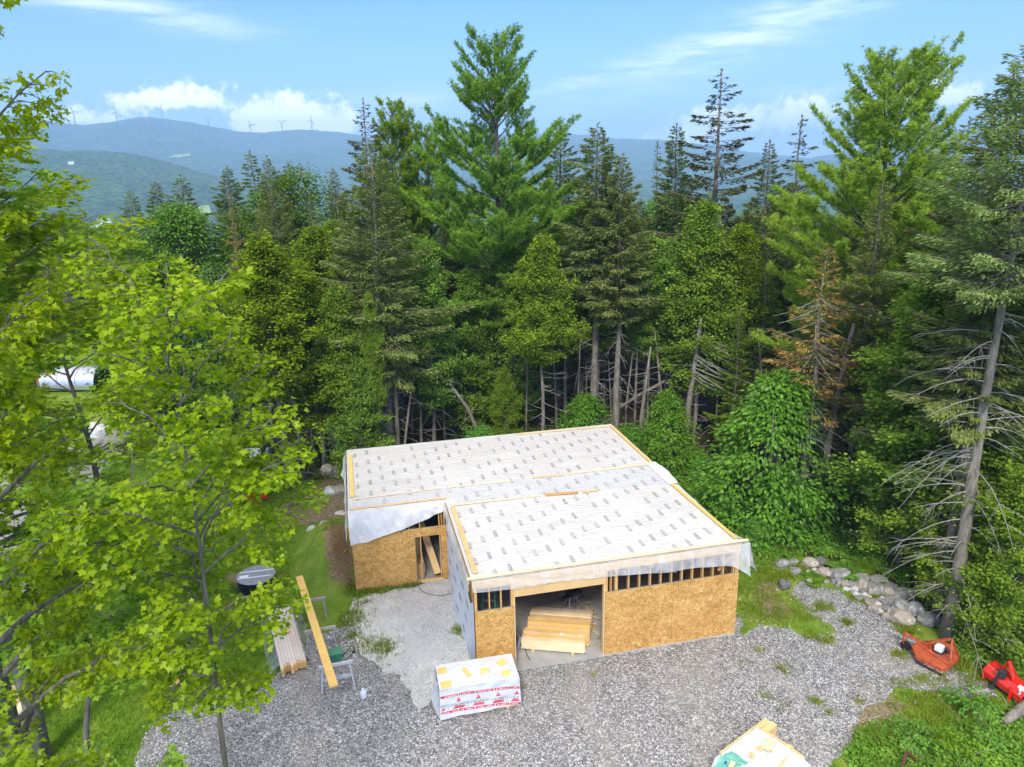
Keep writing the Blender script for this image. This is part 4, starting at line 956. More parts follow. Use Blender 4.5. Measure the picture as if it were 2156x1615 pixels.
# ------------------------------------------------------------------ small excavator between the cedars and the lawn
ep = gp(532, 1048); ex = empty('mini_excavator', (ep[0], ep[1]+.3, 0), 'white mini excavator with grey canopy parked against the cedars', 'excavator', rz=.15)
for s_ in (-1, 1):
    m = one('black_plastic'); m.tube([(s_*.48-.12, -.75, .22), (s_*.48+.12, -.75, .22)], .2, 12); m.tube([(s_*.48-.12, .75, .22), (s_*.48+.12, .75, .22)], .2, 12); m.bb(s_*.48-.12, s_*.48+.12, -.75, .75, .03, .41); m.build('track', ex)
one('white_metal').bb(-.52, .52, -.3, .85, .5, 1.05).build('body', ex, bevel=.06); one('dark_steel').bb(-.35, .35, -.4, .4, .3, .5).build('turntable', ex)
m = one('grey_metal'); m.box((0, .35, 1.25), (.5, .14, .55)); m.box((0, .1, 1.0), (.5, .5, .12)); m.build('seat', ex, bevel=.03)
def can(u, v):
    x = -.62+1.24*u; return (x, -.75+1.4*v, 2.30+.07*math.sin(PI*u)+.05*math.sin(PI*v))
m = one('white_metal').grid(can, 14, 10).bb(-.62, .62, -.78, -.72, 2.12, 2.31).bb(-.62, -.56, -.72, .62, 2.16, 2.30).bb(.56, .62, -.72, .62, 2.16, 2.30).bb(-.62, .62, .6, .66, 2.16, 2.31); m.build('canopy', ex, smooth=False)
for sx in (-.56, .56):
    for sy in (-.68, .6): one('white_metal').beam((sx, sy, .9), (sx, sy, 2.18), .06, .06).build('canopy_post', ex)
m = one('grey_metal'); m.beam((.2, -.4, .8), (.75, -.9, 1.9), .16, .14); m.beam((.75, -.9, 1.9), (1.0, -.7, 2.75), .15, .12); m.build('boom', ex)
m = one('dark_steel'); m.beam((1.0, -.7, 2.75), (1.12, -1.3, 1.5), .13, .12); m.tube([(.55, -.75, 1.8), (1.0, -.85, 2.6)], .04, 8); m.build('stick', ex)
m = one('bright_red_paint'); m.box((.15, -1.15, .38), (1.0, .08, .38)); m.box((.3, -.98, .5), (.3, .3, .2)); m.build('dozer_blade', ex)
one('pale_lumber').bb(-.5, .6, -.55, -.35, 1.06, 1.1).build('floor_edge', ex)

# ------------------------------------------------------------------ arched metal sheds far left
def shed(x0, y0, x1, y1, label, rad=1.25):
    a = gp(x0, y0); b = gp(x1, y1); L = float(np.hypot(*(b-a)[:2])); an = math.atan2(b[1]-a[1], b[0]-a[0])
    o = empty('arched_shed', (a[0], a[1], 0), label, 'shed', 'arched metal sheds on the far lawn', an)
    n_ = 20; m = one('galvanised'); vs, fs = [], []
    def arc(u, v):
        th = PI*(1.08-1.16*v); return (L*u, rad+rad*math.cos(th), .35+rad*.12+rad*(math.sin(th)))
    m.grid(lambda u, v: arc(u, v), 10, n_); m.build('curved_roof', o, smooth=True)
    m = one('galvanised')
    for u in (.0, .33, .66, 1): m.tube([arc(u, v) for v in np.linspace(0, 1, 16)], .03, 6)
    m.build('rib', o)
    pts = [arc(1, v) for v in np.linspace(0, 1, 16)]; m = one('dark_green').add([(L-.06, p[1], p[2]) for p in pts], [tuple(range(16))]); m.build('end_wall', o)
    m = one('galvanised')
    for k in range(6): th = PI*(.35+.06*k)-.4; m.beam((L-.03, rad, .5), (L-.03, rad+rad*.95*math.cos(PI-.35-.22*k), .5+rad*.95*math.sin(PI-.35-.22*k)), .03, .02)
    m.build('end_rib', o)
    m = one('stone_dark_gap')
    for u in (.1, .5, .9): m.bb(L*u-.1, L*u+.1, .2, 2.2, 0, .3)
    m.build('block', o)
shed(84, 828, 200, 826, 'silver arched metal shed on the far lawn, seen through the maple leaves')
shed(-30, 815, 62, 822, 'white topped arched shed further left, nearly hidden by maple leaves', 1.1)
p_ = gp(85, 832); one('brown_post').box((0, 0, .75), (.13, .13, 1.6)).build('fence_post', None, label='short brown wooden post in front of the silver arched shed', cat='post').location = (p_[0], p_[1], 0)

# ------------------------------------------------------------------ split logs, stick, stumps at the left
def round_log(name, p0, p1, r, m_, label, cat, group=None, ends='end_grain'):
    p0, p1 = Vector(p0), Vector(p1); m = one(m_).tube([p0, p1], r, 12, False); m.mat(ends)
    d = (p1-p0).normalized(); 
    for p, s_ in ((p0, -1), (p1, 1)):
        a = d.orthogonal().normalized(); c = d.cross(a); b = len(m.v); m.v += [tuple(p+(a*math.cos(t_)+c*math.sin(t_))*r) for t_ in np.linspace(0, 2*PI, 12, endpoint=False)]; m.f.append(tuple(range(b, b+12))); m.mi.append(m.cur)
    centred(m, p0); o = m.build(name, None, label=label, cat=cat, group=group); o.location = tuple(p0); return o
for k, (a, b, r, mm, lb) in enumerate((((8, 1512), (34, 1462), .20, 'pale_lumber', 'leftmost pale cut log lying behind the thick leaning maple trunk'), ((20, 1525), (46, 1468), .16, 'firewood_side', 'second cut log from the left, behind the thick maple trunk'),
                                   ((6, 1488), (30, 1452), .17, 'firewood_side', 'brown cut log furthest back in the group by the maple trunk'), ((28, 1542), (53, 1485), .20, 'pale_lumber', 'rightmost pale cut log by the thick leaning maple trunk'))):
    round_log('cut_log', gp(*a, .22), gp(*b, .22), r, mm, lb, 'log', 'cut logs beside the maple trunks')
p_ = gp(78, 1285); one('birch_white').tube([(0, 0, 0), (0.02, .01, .85)], [.05, .045], 10).build('white_stake', None, label='short white stake standing in the grass among maple leaves', cat='stake').location = tuple(p_)
p_ = gp(366, 1449); round_log('tree_stump', p_, p_+np.array([0, 0, .22]), .2, 'maple_bark', 'low cut stump in the grass just left of the gravel edge', 'stump')
p_ = gp(240, 742); 

# fallen grey log at the lower right
m = one('grey_bark').tube([gp(2112, 1522, .12), gp(2135, 1504, .16), gp(2175, 1478, .22), gp(2230, 1440, .25)], [.10, .15, .18, .2], 12)
place(m, 'fallen_log', gp(2112, 1522, 0), label='grey fallen log end lying in the weeds below the red tiller', cat='log')
for a, b, lb in (((2080, 1482), (2098, 1500), 'thin bare stick on the grass left of the fallen grey log'), ((2109, 1467), (2120, 1488), 'bent thin stick beside the end of the fallen grey log'), ((1836, 1512), (1875, 1505), 'short pale stick at the edge of the brown dirt patch')):
    place(one('pale_dead_wood').tube([gp(*a, .05), (gp(*a, .05)+gp(*b, .05))/2+np.array([.03, 0, .04]), gp(*b, .05)], .013, 6), 'stick', gp(*a, 0), label=lb, cat='stick', group='loose sticks in the grass')

# ------------------------------------------------------------------ rocks
def rock_mesh(seed, m_):
    bm = bmesh.new(); bmesh.ops.create_icosphere(bm, subdivisions=3, radius=1.0); r_ = random.Random(seed); o_ = Vector((r_.uniform(0, 99), r_.uniform(0, 99), r_.uniform(0, 99)))
    cuts = [(Vector((r_.gauss(0, 1), r_.gauss(0, 1), r_.gauss(0, .7))).normalized(), r_.uniform(.58, .86)) for _ in range(8)]
    for v in bm.verts:
        p = v.co.copy()
        for n_, d in cuts:
            e = p.dot(n_)-d
            if e > 0: p -= n_*e*.97
        p *= 1+.13*mnoise.noise(v.co*1.7+o_)+.06*mnoise.noise(v.co*4.5+o_)
        v.co = p
    me = bpy.data.meshes.new('rock'); bm.to_mesh(me); bm.free(); me.polygons.foreach_set('use_smooth', [True]*len(me.polygons)); me.materials.append(MATS[m_]); return me
ROCKM = {k: [rock_mesh(i*7+j, k) for j in range(3)] for i, k in enumerate(('grey_rock', 'tan_rock', 'dark_rock', 'pale_rock', 'speckled_rock'))}
rki = [0]
def rock(px, py, wpx, hpx, m_, label, group=None, name='boulder', z=0.0):
    c = gp(px, py+hpx*.35, z); k = np.linalg.norm(c-CAM)/FPX; a = wpx*k/2; h = max(.08, hpx*k*.62)
    rki[0] += 1; o = bpy.data.objects.new(name, ROCKM[m_][rki[0] % 3]); o.location = (c[0], c[1]+a*.3, z+h*.42); o.scale = (a*1.12, a*random.uniform(.8, 1.05), h*.95); o.rotation_euler = (random.uniform(-.15, .15), random.uniform(-.15, .15), random.uniform(-.3, .3))
    return link(o, None, label, 'boulder' if name == 'boulder' else 'stone', group)
RG = 'boulders of the long stone row'
def rp_(x, y): return 1560+x/4.9, 1140+y/4.9
for x, y, w_, h, mm, lb in (
    (430, 225, 120, 95, 'grey_rock', 'mossy boulder at the far left start of the stone row'), (550, 215, 85, 60, 'grey_rock', 'small upright grey boulder, second at the far end of the stone row'),
    (715, 235, 170, 105, 'tan_rock', 'large domed brownish boulder near the far end of the stone row'), (822, 218, 115, 95, 'dark_rock', 'dark blocky boulder touching the large domed one at the far end'),
    (700, 325, 60, 60, 'tan_rock', 'tan boulder below the large domed one'), (855, 330, 150, 85, 'tan_rock', 'smooth cream boulder left of the small black one'), (955, 365, 75, 60, 'dark_rock', 'small almost black boulder in the stone row'),
    (1000, 300, 110, 55, 'grey_rock', 'flat grey boulder under the bright fern'), (1035, 350, 190, 85, 'grey_rock', 'long sloping grey boulder below the bright fern'), (565, 305, 100, 70, 'grey_rock', 'half buried grey boulder beside the grass, left of the row'),
    (455, 445, 120, 95, 'dark_rock', 'lone dark boulder at the gravel edge, apart from the row'), (1260, 395, 145, 80, 'grey_rock', 'round grey boulder in the middle of the row, rear side'), (1255, 455, 115, 95, 'tan_rock', 'round tan boulder in front of the rear grey one, mid row'),
    (1165, 450, 105, 60, 'grey_rock', 'flattened grey boulder in mid row beside the white one'), (1175, 500, 95, 55, 'pale_rock', 'smooth white boulder in the middle of the row'), (1395, 490, 165, 100, 'grey_rock', 'broad pale grey boulder right of mid row'),
    (1365, 525, 110, 75, 'tan_rock', 'brown boulder in front of the broad pale grey one'), (1520, 535, 125, 85, 'tan_rock', 'tan egg shaped boulder right of mid row'), (1560, 475, 120, 75, 'grey_rock', 'grey boulder leaning behind the tan egg shaped one'),
    (1710, 570, 190, 120, 'grey_rock', 'big mossy round boulder near the right end of the row'), (1600, 640, 170, 90, 'grey_rock', 'grey slab boulder above the speckled ledge'), (1660, 690, 190, 110, 'speckled_rock', 'black and white speckled ledge boulder, the left one'),
    (1800, 720, 170, 120, 'speckled_rock', 'black and white speckled ledge boulder, the right one'), (1660, 800, 220, 120, 'tan_rock', 'big layered tan boulder at the near end of the row'), (1500, 775, 90, 55, 'tan_rock', 'small tan stone left of the big layered boulder'),
    (1565, 740, 85, 65, 'pale_rock', 'cream stone on top of the layered tan boulder'), (1585, 830, 50, 40, 'tan_rock', 'little tan stone at the foot of the layered boulder'), (1960, 810, 190, 110, 'grey_rock', 'weed covered boulder between the row and the bare trunk'),
    (1440, 410, 150, 80, 'grey_rock', 'fern covered low boulder behind the middle of the row'), (1380, 695, 110, 55, 'tan_rock', 'mossy flat stone at the gravel side of the row'), (705, 420, 75, 50, 'tan_rock', 'yellowish small stone at the gravel side, far end')):
    X_, Y_ = rp_(x, y); rock(X_, Y_, w_/4.9*1.02, h/4.9*1.12, mm, lb, RG)
small = [(890, 420), (1000, 460), (1085, 415), (1085, 445), (1150, 405), (1090, 490), (1030, 430), (1265, 520), (1200, 550), (1240, 570), (1300, 600), (1330, 580), (1320, 630), (1370, 630), (1420, 650), (1450, 690), (1480, 640),
         (1470, 590), (1520, 600), (1400, 740), (1440, 720), (1340, 650), (960, 420), (1500, 610), (1160, 530), (1220, 590), (770, 300), (910, 300), (1430, 610), (1290, 560), (1350, 690), (1510, 700)]
for i_, (x, y) in enumerate(small):
    X_, Y_ = rp_(x, y); rock(X_, Y_, 10+6*random.random(), 8+4*random.random(), ('tan_rock', 'grey_rock', 'pale_rock')[i_ % 3], 'small loose stone filling the gaps of the long stone row', 'small stones filling the gaps of the stone row', 'stone')
for x, y, w_, h, mm, lb in ((697, 1034, 28, 20, 'pale_rock', 'pale round boulder beside the back left corner of the house'), (722, 1032, 34, 24, 'tan_rock', 'brownish boulder touching the back left corner of the house'),
                            (655, 1117, 24, 18, 'pale_rock', 'whitish boulder in the grass left of the wing wall'), (684, 1109, 30, 22, 'tan_rock', 'reddish round boulder just right of the whitish one'),
                            (692, 990, 28, 28, 'tan_rock', 'boulder in the shade under the cedars behind the lawn'), (718, 992, 34, 36, 'dark_rock', 'large dark boulder under the cedars beside the roof corner'),
                            (716, 1082, 22, 9, 'pale_rock', 'flat pale stone in the brown litter left of the house'), (2058, 1336, 26, 22, 'grey_rock', 'grey pointed boulder in the ferns right of the bare trunk')):
    rock(x, y, w_, h, mm, lb)
for x, y, w_, h, lb in ((194, 898, 24, 14, 'upper white slab of the stone heap on the far drive'), (206, 905, 36, 12, 'middle white slab of the stone heap on the far drive'), (207, 914, 26, 18, 'lowest white stone of the heap on the far drive'), (162, 877, 20, 8, 'small whitish stone behind the slab heap on the far drive')):
    rock(x, y, w_, h, 'pale_rock', lb, 'white stones on the far drive')

# ================================================================== tree prototypes
SPRIG = [(0, 0, 0), (.38, .17, .02), (1, 0, 0), (.38, -.17, .02), (.38, 0, -.15)]
SPRIG_F = [(0, 1, 2, 3), (0, 4, 2)]
def bent(p0, d, L, rise, curve, n=4):
    """points of a limb: starts at p0, horizontal heading d (2d unit), length L"""
    out = []
    for i in range(n+1):
        t_ = i/n; out.append((p0[0]+d[0]*L*t_, p0[1]+d[1]*L*t_, p0[2]+L*(rise*t_+curve*t_*t_)))
    return out
def conifer(name, Hh, cb, R, seed, needles, dens=60, nbr=None, top='spire', barkm='grey_bark', low_dead=20, droop=-.25, gap=.0, sprig=.30, hang=.12, prof=.8, trunk_r=None, lean=0.0, ragged=.35, dead_len=1.6, upper_rise=.35):
    r_ = np.random.default_rng(seed); tr = trunk_r or Hh*.0115
    tb = one(barkm); wob = [(.06*math.sin(k*1.3+seed)+lean*k, .06*math.cos(k*1.1+seed), Hh*k/9) for k in range(10)]
    wob[0] = (0, 0, -.4)
    def axisp(z): k = min(max(z/Hh*9, 0), 8.999); i = int(k); f = k-i; a, b = wob[i], wob[i+1]; return (a[0]+(b[0]-a[0])*f, a[1]+(b[1]-a[1])*f)
    tb.tube(wob, [tr*1.25*(1-.94*(k/9)**1.1) for k in range(10)], 8)
    P, Dv, S = [], [], []; dens = dens*1.05; sprig = sprig*.82
    nbr = nbr or int(Hh*13)
    for i in range(nbr):
        rel = ((i+r_.random())/nbr)**1.05; z = Hh*(cb+(1-cb)*rel*.985); az_ = i*2.39996+r_.normal(0, .35)
        base = (1-rel)**prof*min(1, .62+rel*3.2)
        L = R*base*(1+r_.normal(0, ragged))+.18
        L = max(.15, L)
        if r_.random() < gap: continue
        d = (math.cos(az_), math.sin(az_)); rise = droop+(upper_rise-droop)*rel**1.3+r_.normal(0, .08); curve = .18 if rel < .7 else .05
        ax, ay = axisp(z)
        pts = bent((ax, ay, z), d, L, rise, curve, 3)
        tb.tube(pts, [.010+L*.009, .008+L*.006, .006+L*.003, .004], 3, False)
        n = int(dens*(L*.55+L*L*.42))+3
        t_ = r_.random(n)**.62*.94+.06; w_ = .34*L*(1.05-t_)+.07; la = r_.uniform(-1, 1, n); lat = la*w_
        x = t_*L; zz = L*(rise*t_+curve*t_*t_)-.22*np.abs(lat)-hang*r_.random(n)**2*np.minimum(1, L)
        P.append(np.stack([ax+d[0]*x-d[1]*lat, ay+d[1]*x+d[0]*lat, z+zz], -1))
        fi_ = np.sign(la)*r_.uniform(.25, 1.0, n)*np.clip(1.15-t_, .1, 1)
        Dv.append(np.stack([d[0]*np.cos(fi_)-d[1]*np.sin(fi_), d[1]*np.cos(fi_)+d[0]*np.sin(fi_), r_.normal(-.12+rise*.5, .25, n)], -1))
        S.append(sprig*r_.uniform(.6, 1.25, n)*(0.72+.28*min(1, L)))
    # leader
    n = 26; zt = Hh*(1-.10*r_.random(n)**1.5); a_ = r_.random(n)*6.28
    P.append(np.stack([np.full(n, wob[-1][0]), np.full(n, wob[-1][1]), zt], -1)); Dv.append(np.stack([np.cos(a_)*.5, np.sin(a_)*.5, np.full(n, .8)], -1)); S.append(sprig*.8*np.ones(n))
    P = np.concatenate(P); Dv = norm(np.concatenate(Dv)); S = np.concatenate(S)
    Xa, Ya, Za = frames(Dv, np.tile([0, 0, 1.], (len(P), 1))+r_.normal(0, .35, (len(P), 3)))
    cm = leaf_mesh(name+'_crown', SPRIG, SPRIG_F, P, Xa, Ya, Za, S, r_.random(len(P)), needles)
    dd = MB().mat('pale_dead_wood')
    for i in range(low_dead):
        z = Hh*(.06+(cb*1.15-.06)*(i+r_.random())/max(1, low_dead)); az_ = r_.random()*6.28; L = dead_len*r_.uniform(.35, 1.1); d = (math.cos(az_), math.sin(az_)); ax, ay = axisp(z)
        pts = bent((ax, ay, z), d, L, r_.uniform(-.15, .3), r_.uniform(-.75, -.15), 5)
        dd.tube(pts, [.022, .018, .014, .010, .007, .004], 4, False)
        for s_ in range(int(2+L*2.2)):
            k = r_.integers(1, 5); p = pts[k]; a2 = az_+r_.choice([-1, 1])*r_.uniform(.5, 1.1); l2 = L*r_.uniform(.15, .4)
            q_ = bent(p, (math.cos(a2), math.sin(a2)), l2, r_.uniform(-.3, .2), -.3, 2); dd.tube(q_, [.009, .006, .003], 3, False)
    return tb.mesh(name+'_trunk', True), cm, dd.mesh(name+'_dead') if low_dead else None, Hh, tr

BURST = []; BURST_F = []
for k in range(8):
    th = k*2.4; ph = .35+.85*((k*.618) % 1); dx_, dy_, dz_ = math.cos(ph), math.sin(ph)*math.cos(th), math.sin(ph)*math.sin(th)
    b = len(BURST); pv = Vector((dx_, dy_, dz_)); o_ = pv.orthogonal().normalized()*.075
    BURST += [tuple(pv*.05-o_), tuple(pv*.05+o_), tuple(pv)]; BURST_F.append((b, b+1, b+2))
def pine(name, Hh, cb, R, seed, needles, dens=44, upper=None, low_dead=8):
    r_ = np.random.default_rng(seed); tr = Hh*.013; tb = one('dark_bark')
    wob = [(.10*math.sin(k*1.1+seed), .10*math.cos(k*.9+seed), Hh*k/9) for k in range(10)]; wob[0] = (0, 0, -.4)
    tb.tube(wob, [tr*1.2*(1-.93*(k/9)) for k in range(10)], 10)
    P, Dv, S = [], [], []; z = Hh*cb; wh = 0
    while z < Hh*.985:
        rel = max(0.0, (z/Hh-cb)/(1-cb)); nb = r_.integers(4, 7); a0 = r_.random()*6.28; wh += 1
        for k in range(nb):
            az_ = a0+k*6.283/nb+r_.normal(0, .25)
            env = upper(rel) if upper else (1-rel)**.75
            L = R*env*r_.uniform(.62, 1.12)+.25
            if rel > .6 and r_.random() < .22: continue
            rise = .06+.95*rel**1.5+r_.normal(0, .07); curve = .12+.32*rel
            d = (math.cos(az_), math.sin(az_)); pts = bent((0, 0, z), d, L, rise, curve, 4)
            tb.tube(pts, [.018+L*.012, .015+L*.010, .012+L*.007, .010+L*.003, .006], 4, False)
            subs = [(pts, L, d, az_)]
            ns = int(2+L*2.4)
            for s_ in range(ns):
                t_ = r_.uniform(.22, .95); side = 1 if s_ % 2 else -1; a2 = az_+side*r_.uniform(.55, 1.0); l2 = L*.42*(1.15-t_)*r_.uniform(.7, 1.2)+.18
                p = (d[0]*L*t_, d[1]*L*t_, z+L*(rise*t_+curve*t_*t_)); d2 = (math.cos(a2), math.sin(a2))
                p2 = bent(p, d2, l2, rise*.7+.1, .3, 3); tb.tube(p2, [.012+l2*.006, .010, .007, .004], 3, False); subs.append((p2, l2, d2, a2))
            for (pp, l_, dd_, aa) in subs:
                n = int(dens*(l_*.9+.15)) if pp is not pts else int(dens*l_*.55)
                t0_ = .12 if pp is not pts else .45
                t_ = t0_+(1-t0_)*r_.random(n)**.8; arr = np.array(pp); idx = t_*(len(pp)-1); i0 = np.minimum(idx.astype(int), len(pp)-2); f = (idx-i0)[:, None]
                pos = arr[i0]*(1-f)+arr[i0+1]*f
                jit = r_.normal(0, 1, (n, 3))*np.array([.085, .085, .055])+np.array([0, 0, .05])
                P.append(pos+jit)
                Dv.append(np.stack([np.full(n, dd_[0]), np.full(n, dd_[1]), np.full(n, .45+rise*.4)], -1)+r_.normal(0, .45, (n, 3)))
                S.append(r_.uniform(.13, .22, n))
        z += Hh*.030*(1.25-.55*rel)*r_.uniform(.8, 1.25)
    P = np.concatenate(P); Dv = norm(np.concatenate(Dv)); S = np.concatenate(S)
    Xa, Ya, Za = frames(Dv, r_.normal(0, 1, (len(P), 3)))
    cm = leaf_mesh(name+'_crown', BURST, BURST_F, P, Xa, Ya, Za, S, r_.random(len(P)), needles)
    dd = MB().mat('pale_dead_wood')
    for i in range(low_dead):
        z = Hh*r_.uniform(.1, cb); az_ = r_.random()*6.28; L = r_.uniform(.6, 2.0); dd.tube(bent((0, 0, z), (math.cos(az_), math.sin(az_)), L, .1, -.2, 4), [.03, .024, .018, .012, .006], 4, False)
    return tb.mesh(name+'_trunk', True), cm, dd.mesh(name+'_dead'), Hh, tr

FAN = [(0, 0, 0), (.30, .30, .03), (.62, .42, 0), (.66, .20, .03), (1, .05, 0), (.72, -.16, .02), (.66, -.40, 0), (.32, -.26, .03)]
FAN_F = [(0, 1, 2, 3), (0, 3, 4, 5), (0, 5, 6, 7)]
def cedar(name, Hh, cb, R, seed, leaf, dens=1.0, low_dead=14, prof=.62, gap=.2, barkm='grey_bark', lean=0.0):
    r_ = np.random.default_rng(seed); tr = Hh*.0078; tb = one(barkm)
    wob = [(.07*math.sin(k*1.2+seed)+lean*k, .07*math.cos(k*1.0+seed), Hh*k/9) for k in range(10)]; wob[0] = (0, 0, -.3)
    tb.tube(wob, [tr*1.25*(1-.93*(k/9)) for k in range(10)], 8)
    P, Dv, Nv, S = [], [], [], []; nb = int(Hh*17)
    for i in range(nb):
        rel = (i+r_.random())/nb; z = Hh*(cb+(1-cb)*rel*.97); az_ = i*2.39996+r_.normal(0, .4)
        if r_.random() < gap: continue
        L = R*((1-rel)**(prof+.12))*min(1, .55+rel*2.5)*r_.uniform(.45, 1.35)*(1+.28*mnoise.noise(Vector((az_*.9+seed, z*.9, 3)))*2)+.15; L = max(.15, L); d = (math.cos(az_), math.sin(az_)); k9 = min(int(z/Hh*9), 8); ax, ay = wob[k9][0], wob[k9][1]
        rise = r_.uniform(-.1, .35)+.5*rel; pts = bent((ax, ay, z), d, L, rise-.25, .35, 4); tb.tube(pts, [.012+L*.010, .010+L*.007, .008+L*.004, .006, .004], 3, False)
        for c_ in range(int(2+L*2.9)):
            t_ = r_.uniform(.35, 1.08); lat = r_.normal(0, .20)*L*(1.2-t_*.6); cx_, cy_ = ax+d[0]*L*t_-d[1]*lat, ay+d[1]*L*t_+d[0]*lat; cz_ = z+L*((rise-.25)*t_+.35*t_*t_)+r_.normal(0, .06)
            n = int(r_.integers(26, 44)*dens); q_ = r_.normal(0, 1, (n, 3))*np.array([.15, .15, .11]); q_[:, 2] -= .55*np.abs(q_[:, 0]*d[0]+q_[:, 1]*d[1])+.12*r_.random(n)
            P.append(np.array([cx_, cy_, cz_])+q_); od = np.array([d[0], d[1], 0])+q_*np.array([2.2, 2.2, 1.0])
            Dv.append(od+np.array([0, 0, 1])*r_.normal(-.15, .4, (n, 1))); Nv.append(np.array([d[0]*.35, d[1]*.35, .8])+r_.normal(0, .5, (n, 3))); S.append(r_.uniform(.08, .165, n))
    n = 60; P.append(np.stack([np.full(n, wob[-1][0])+r_.normal(0, .07, n), np.full(n, wob[-1][1])+r_.normal(0, .07, n), Hh*(1.0-.09*r_.random(n))], -1)); Dv.append(r_.normal(0, .4, (n, 3))+np.array([0, 0, 1])); Nv.append(r_.normal(0, 1, (n, 3))); S.append(r_.uniform(.12, .2, n))
    P = np.concatenate(P); Xa, Ya, Za = frames(np.concatenate(Dv), np.concatenate(Nv))
    cm = leaf_mesh(name+'_crown', FAN, FAN_F, P, Xa, Ya, Za, np.concatenate(S), r_.random(len(P)), leaf)
    dd = MB().mat('pale_dead_wood')
    for i in range(low_dead):
        z = Hh*(.08+(cb*1.3-.08)*r_.random()); az_ = r_.random()*6.28; L = r_.uniform(.5, 2.0); d = (math.cos(az_), math.sin(az_)); pts = bent((0, 0, z), d, L, r_.uniform(-.5, .0), r_.uniform(-.1, .5), 5)
        dd.tube(pts, [.018, .015, .012, .009, .006, .003], 4, False)
        for s_ in range(2): p = pts[r_.integers(2, 5)]; a2 = az_+r_.uniform(-.9, .9); dd.tube(bent(p, (math.cos(a2), math.sin(a2)), L*.3, .1, .2, 2), [.008, .005, .003], 3, False)
    return tb.mesh(name+'_trunk', True), cm, dd.mesh(name+'_dead') if low_dead else None, Hh, tr

OVAL = [(0, 0, 0), (.3, .24, .05), (.7, .22, .03), (1, 0, -.03), (.7, -.22, .03), (.3, -.24, .05)]
OVAL_F = [(0, 1, 2, 3), (0, 3, 4, 5)]
def hardwood(name, Hh, cb, R, seed, leaf, nclump=170, per=85, leaf_s=.16, cl=.42, egg=.55, barkm='grey_bark', stems=1):
    r_ = np.random.default_rng(seed); tb = one(barkm); tr = Hh*.011
    roots = [(0, 0)] if stems == 1 else [(r_.normal(0, .3), r_.normal(0, .3)) for _ in range(stems)]
    for rx, ry in roots:
        e = (r_.normal(0, .3) if stems == 1 else rx*4, r_.normal(0, .3) if stems == 1 else ry*4)
        tb.tube([(rx, ry, -.3), (rx+e[0]*.2, ry+e[1]*.2, Hh*.4), (rx+e[0]*.6, ry+e[1]*.6, Hh*.85)], [tr, tr*.7, tr*.15], 7)
    P, Dv, Nv, S, rn = [], [], [], [], []
    lob = [(r_.random()*6.28, r_.uniform(.75, 1.2)) for _ in range(5)]
    for i in range(nclump):
        rel = r_.random()**.9; z = Hh*(cb+(1-cb)*rel); a_ = r_.random()*6.28
        env = math.sin(PI*min(1, (rel*.86+.12))**egg)**.8; lf = 1+.22*sum(math.cos(a_-l[0])*(l[1]-1)*3 for l in lob)/3+.18*math.sin(rel*9+a_*2)
        rad = max(.05, R*env*lf)*r_.uniform(.30, 1.03)**.6*(1.22 if i % 9 == 0 else 1)*(1+.30*mnoise.noise(Vector((math.cos(a_)*1.6+seed, math.sin(a_)*1.6, z*.8)))); cx_, cy_ = rad*math.cos(a_), rad*math.sin(a_)
        if i % 3 == 0:
            h0 = max(Hh*.12, z-rad*.9-.5); tb.tube([(0, 0, h0), (cx_*.5, cy_*.5, h0+(z-h0)*.6), (cx_, cy_, z)], [tr*.32, tr*.2, tr*.06], 4, False)
        n = int(per*r_.uniform(.6, 1.3)); q_ = r_.normal(0, 1, (n, 3))*np.array([cl, cl, cl*.5]); q_[:, 2] -= .35*np.hypot(q_[:, 0], q_[:, 1])
        P.append(np.array([cx_, cy_, z])+q_); out = np.array([cx_, cy_, 0])/max(rad, .3)
        Dv.append(out*.8+q_*1.2+r_.normal(0, .4, (n, 3))+np.array([0, 0, -.35])); Nv.append(out*.45+np.array([0, 0, .9])+r_.normal(0, .38, (n, 3))); S.append(leaf_s*r_.uniform(.65, 1.25, n)); rn.append(np.clip(r_.random(n)*.7+r_.random()*.35, 0, 1))
    P = np.concatenate(P); Xa, Ya, Za = frames(np.concatenate(Dv), np.concatenate(Nv))
    cm = leaf_mesh(name+'_crown', OVAL, OVAL_F, P, Xa, Ya, Za, np.concatenate(S), np.concatenate(rn), leaf)
    return tb.mesh(name+'_trunk', True), cm, None, Hh, tr

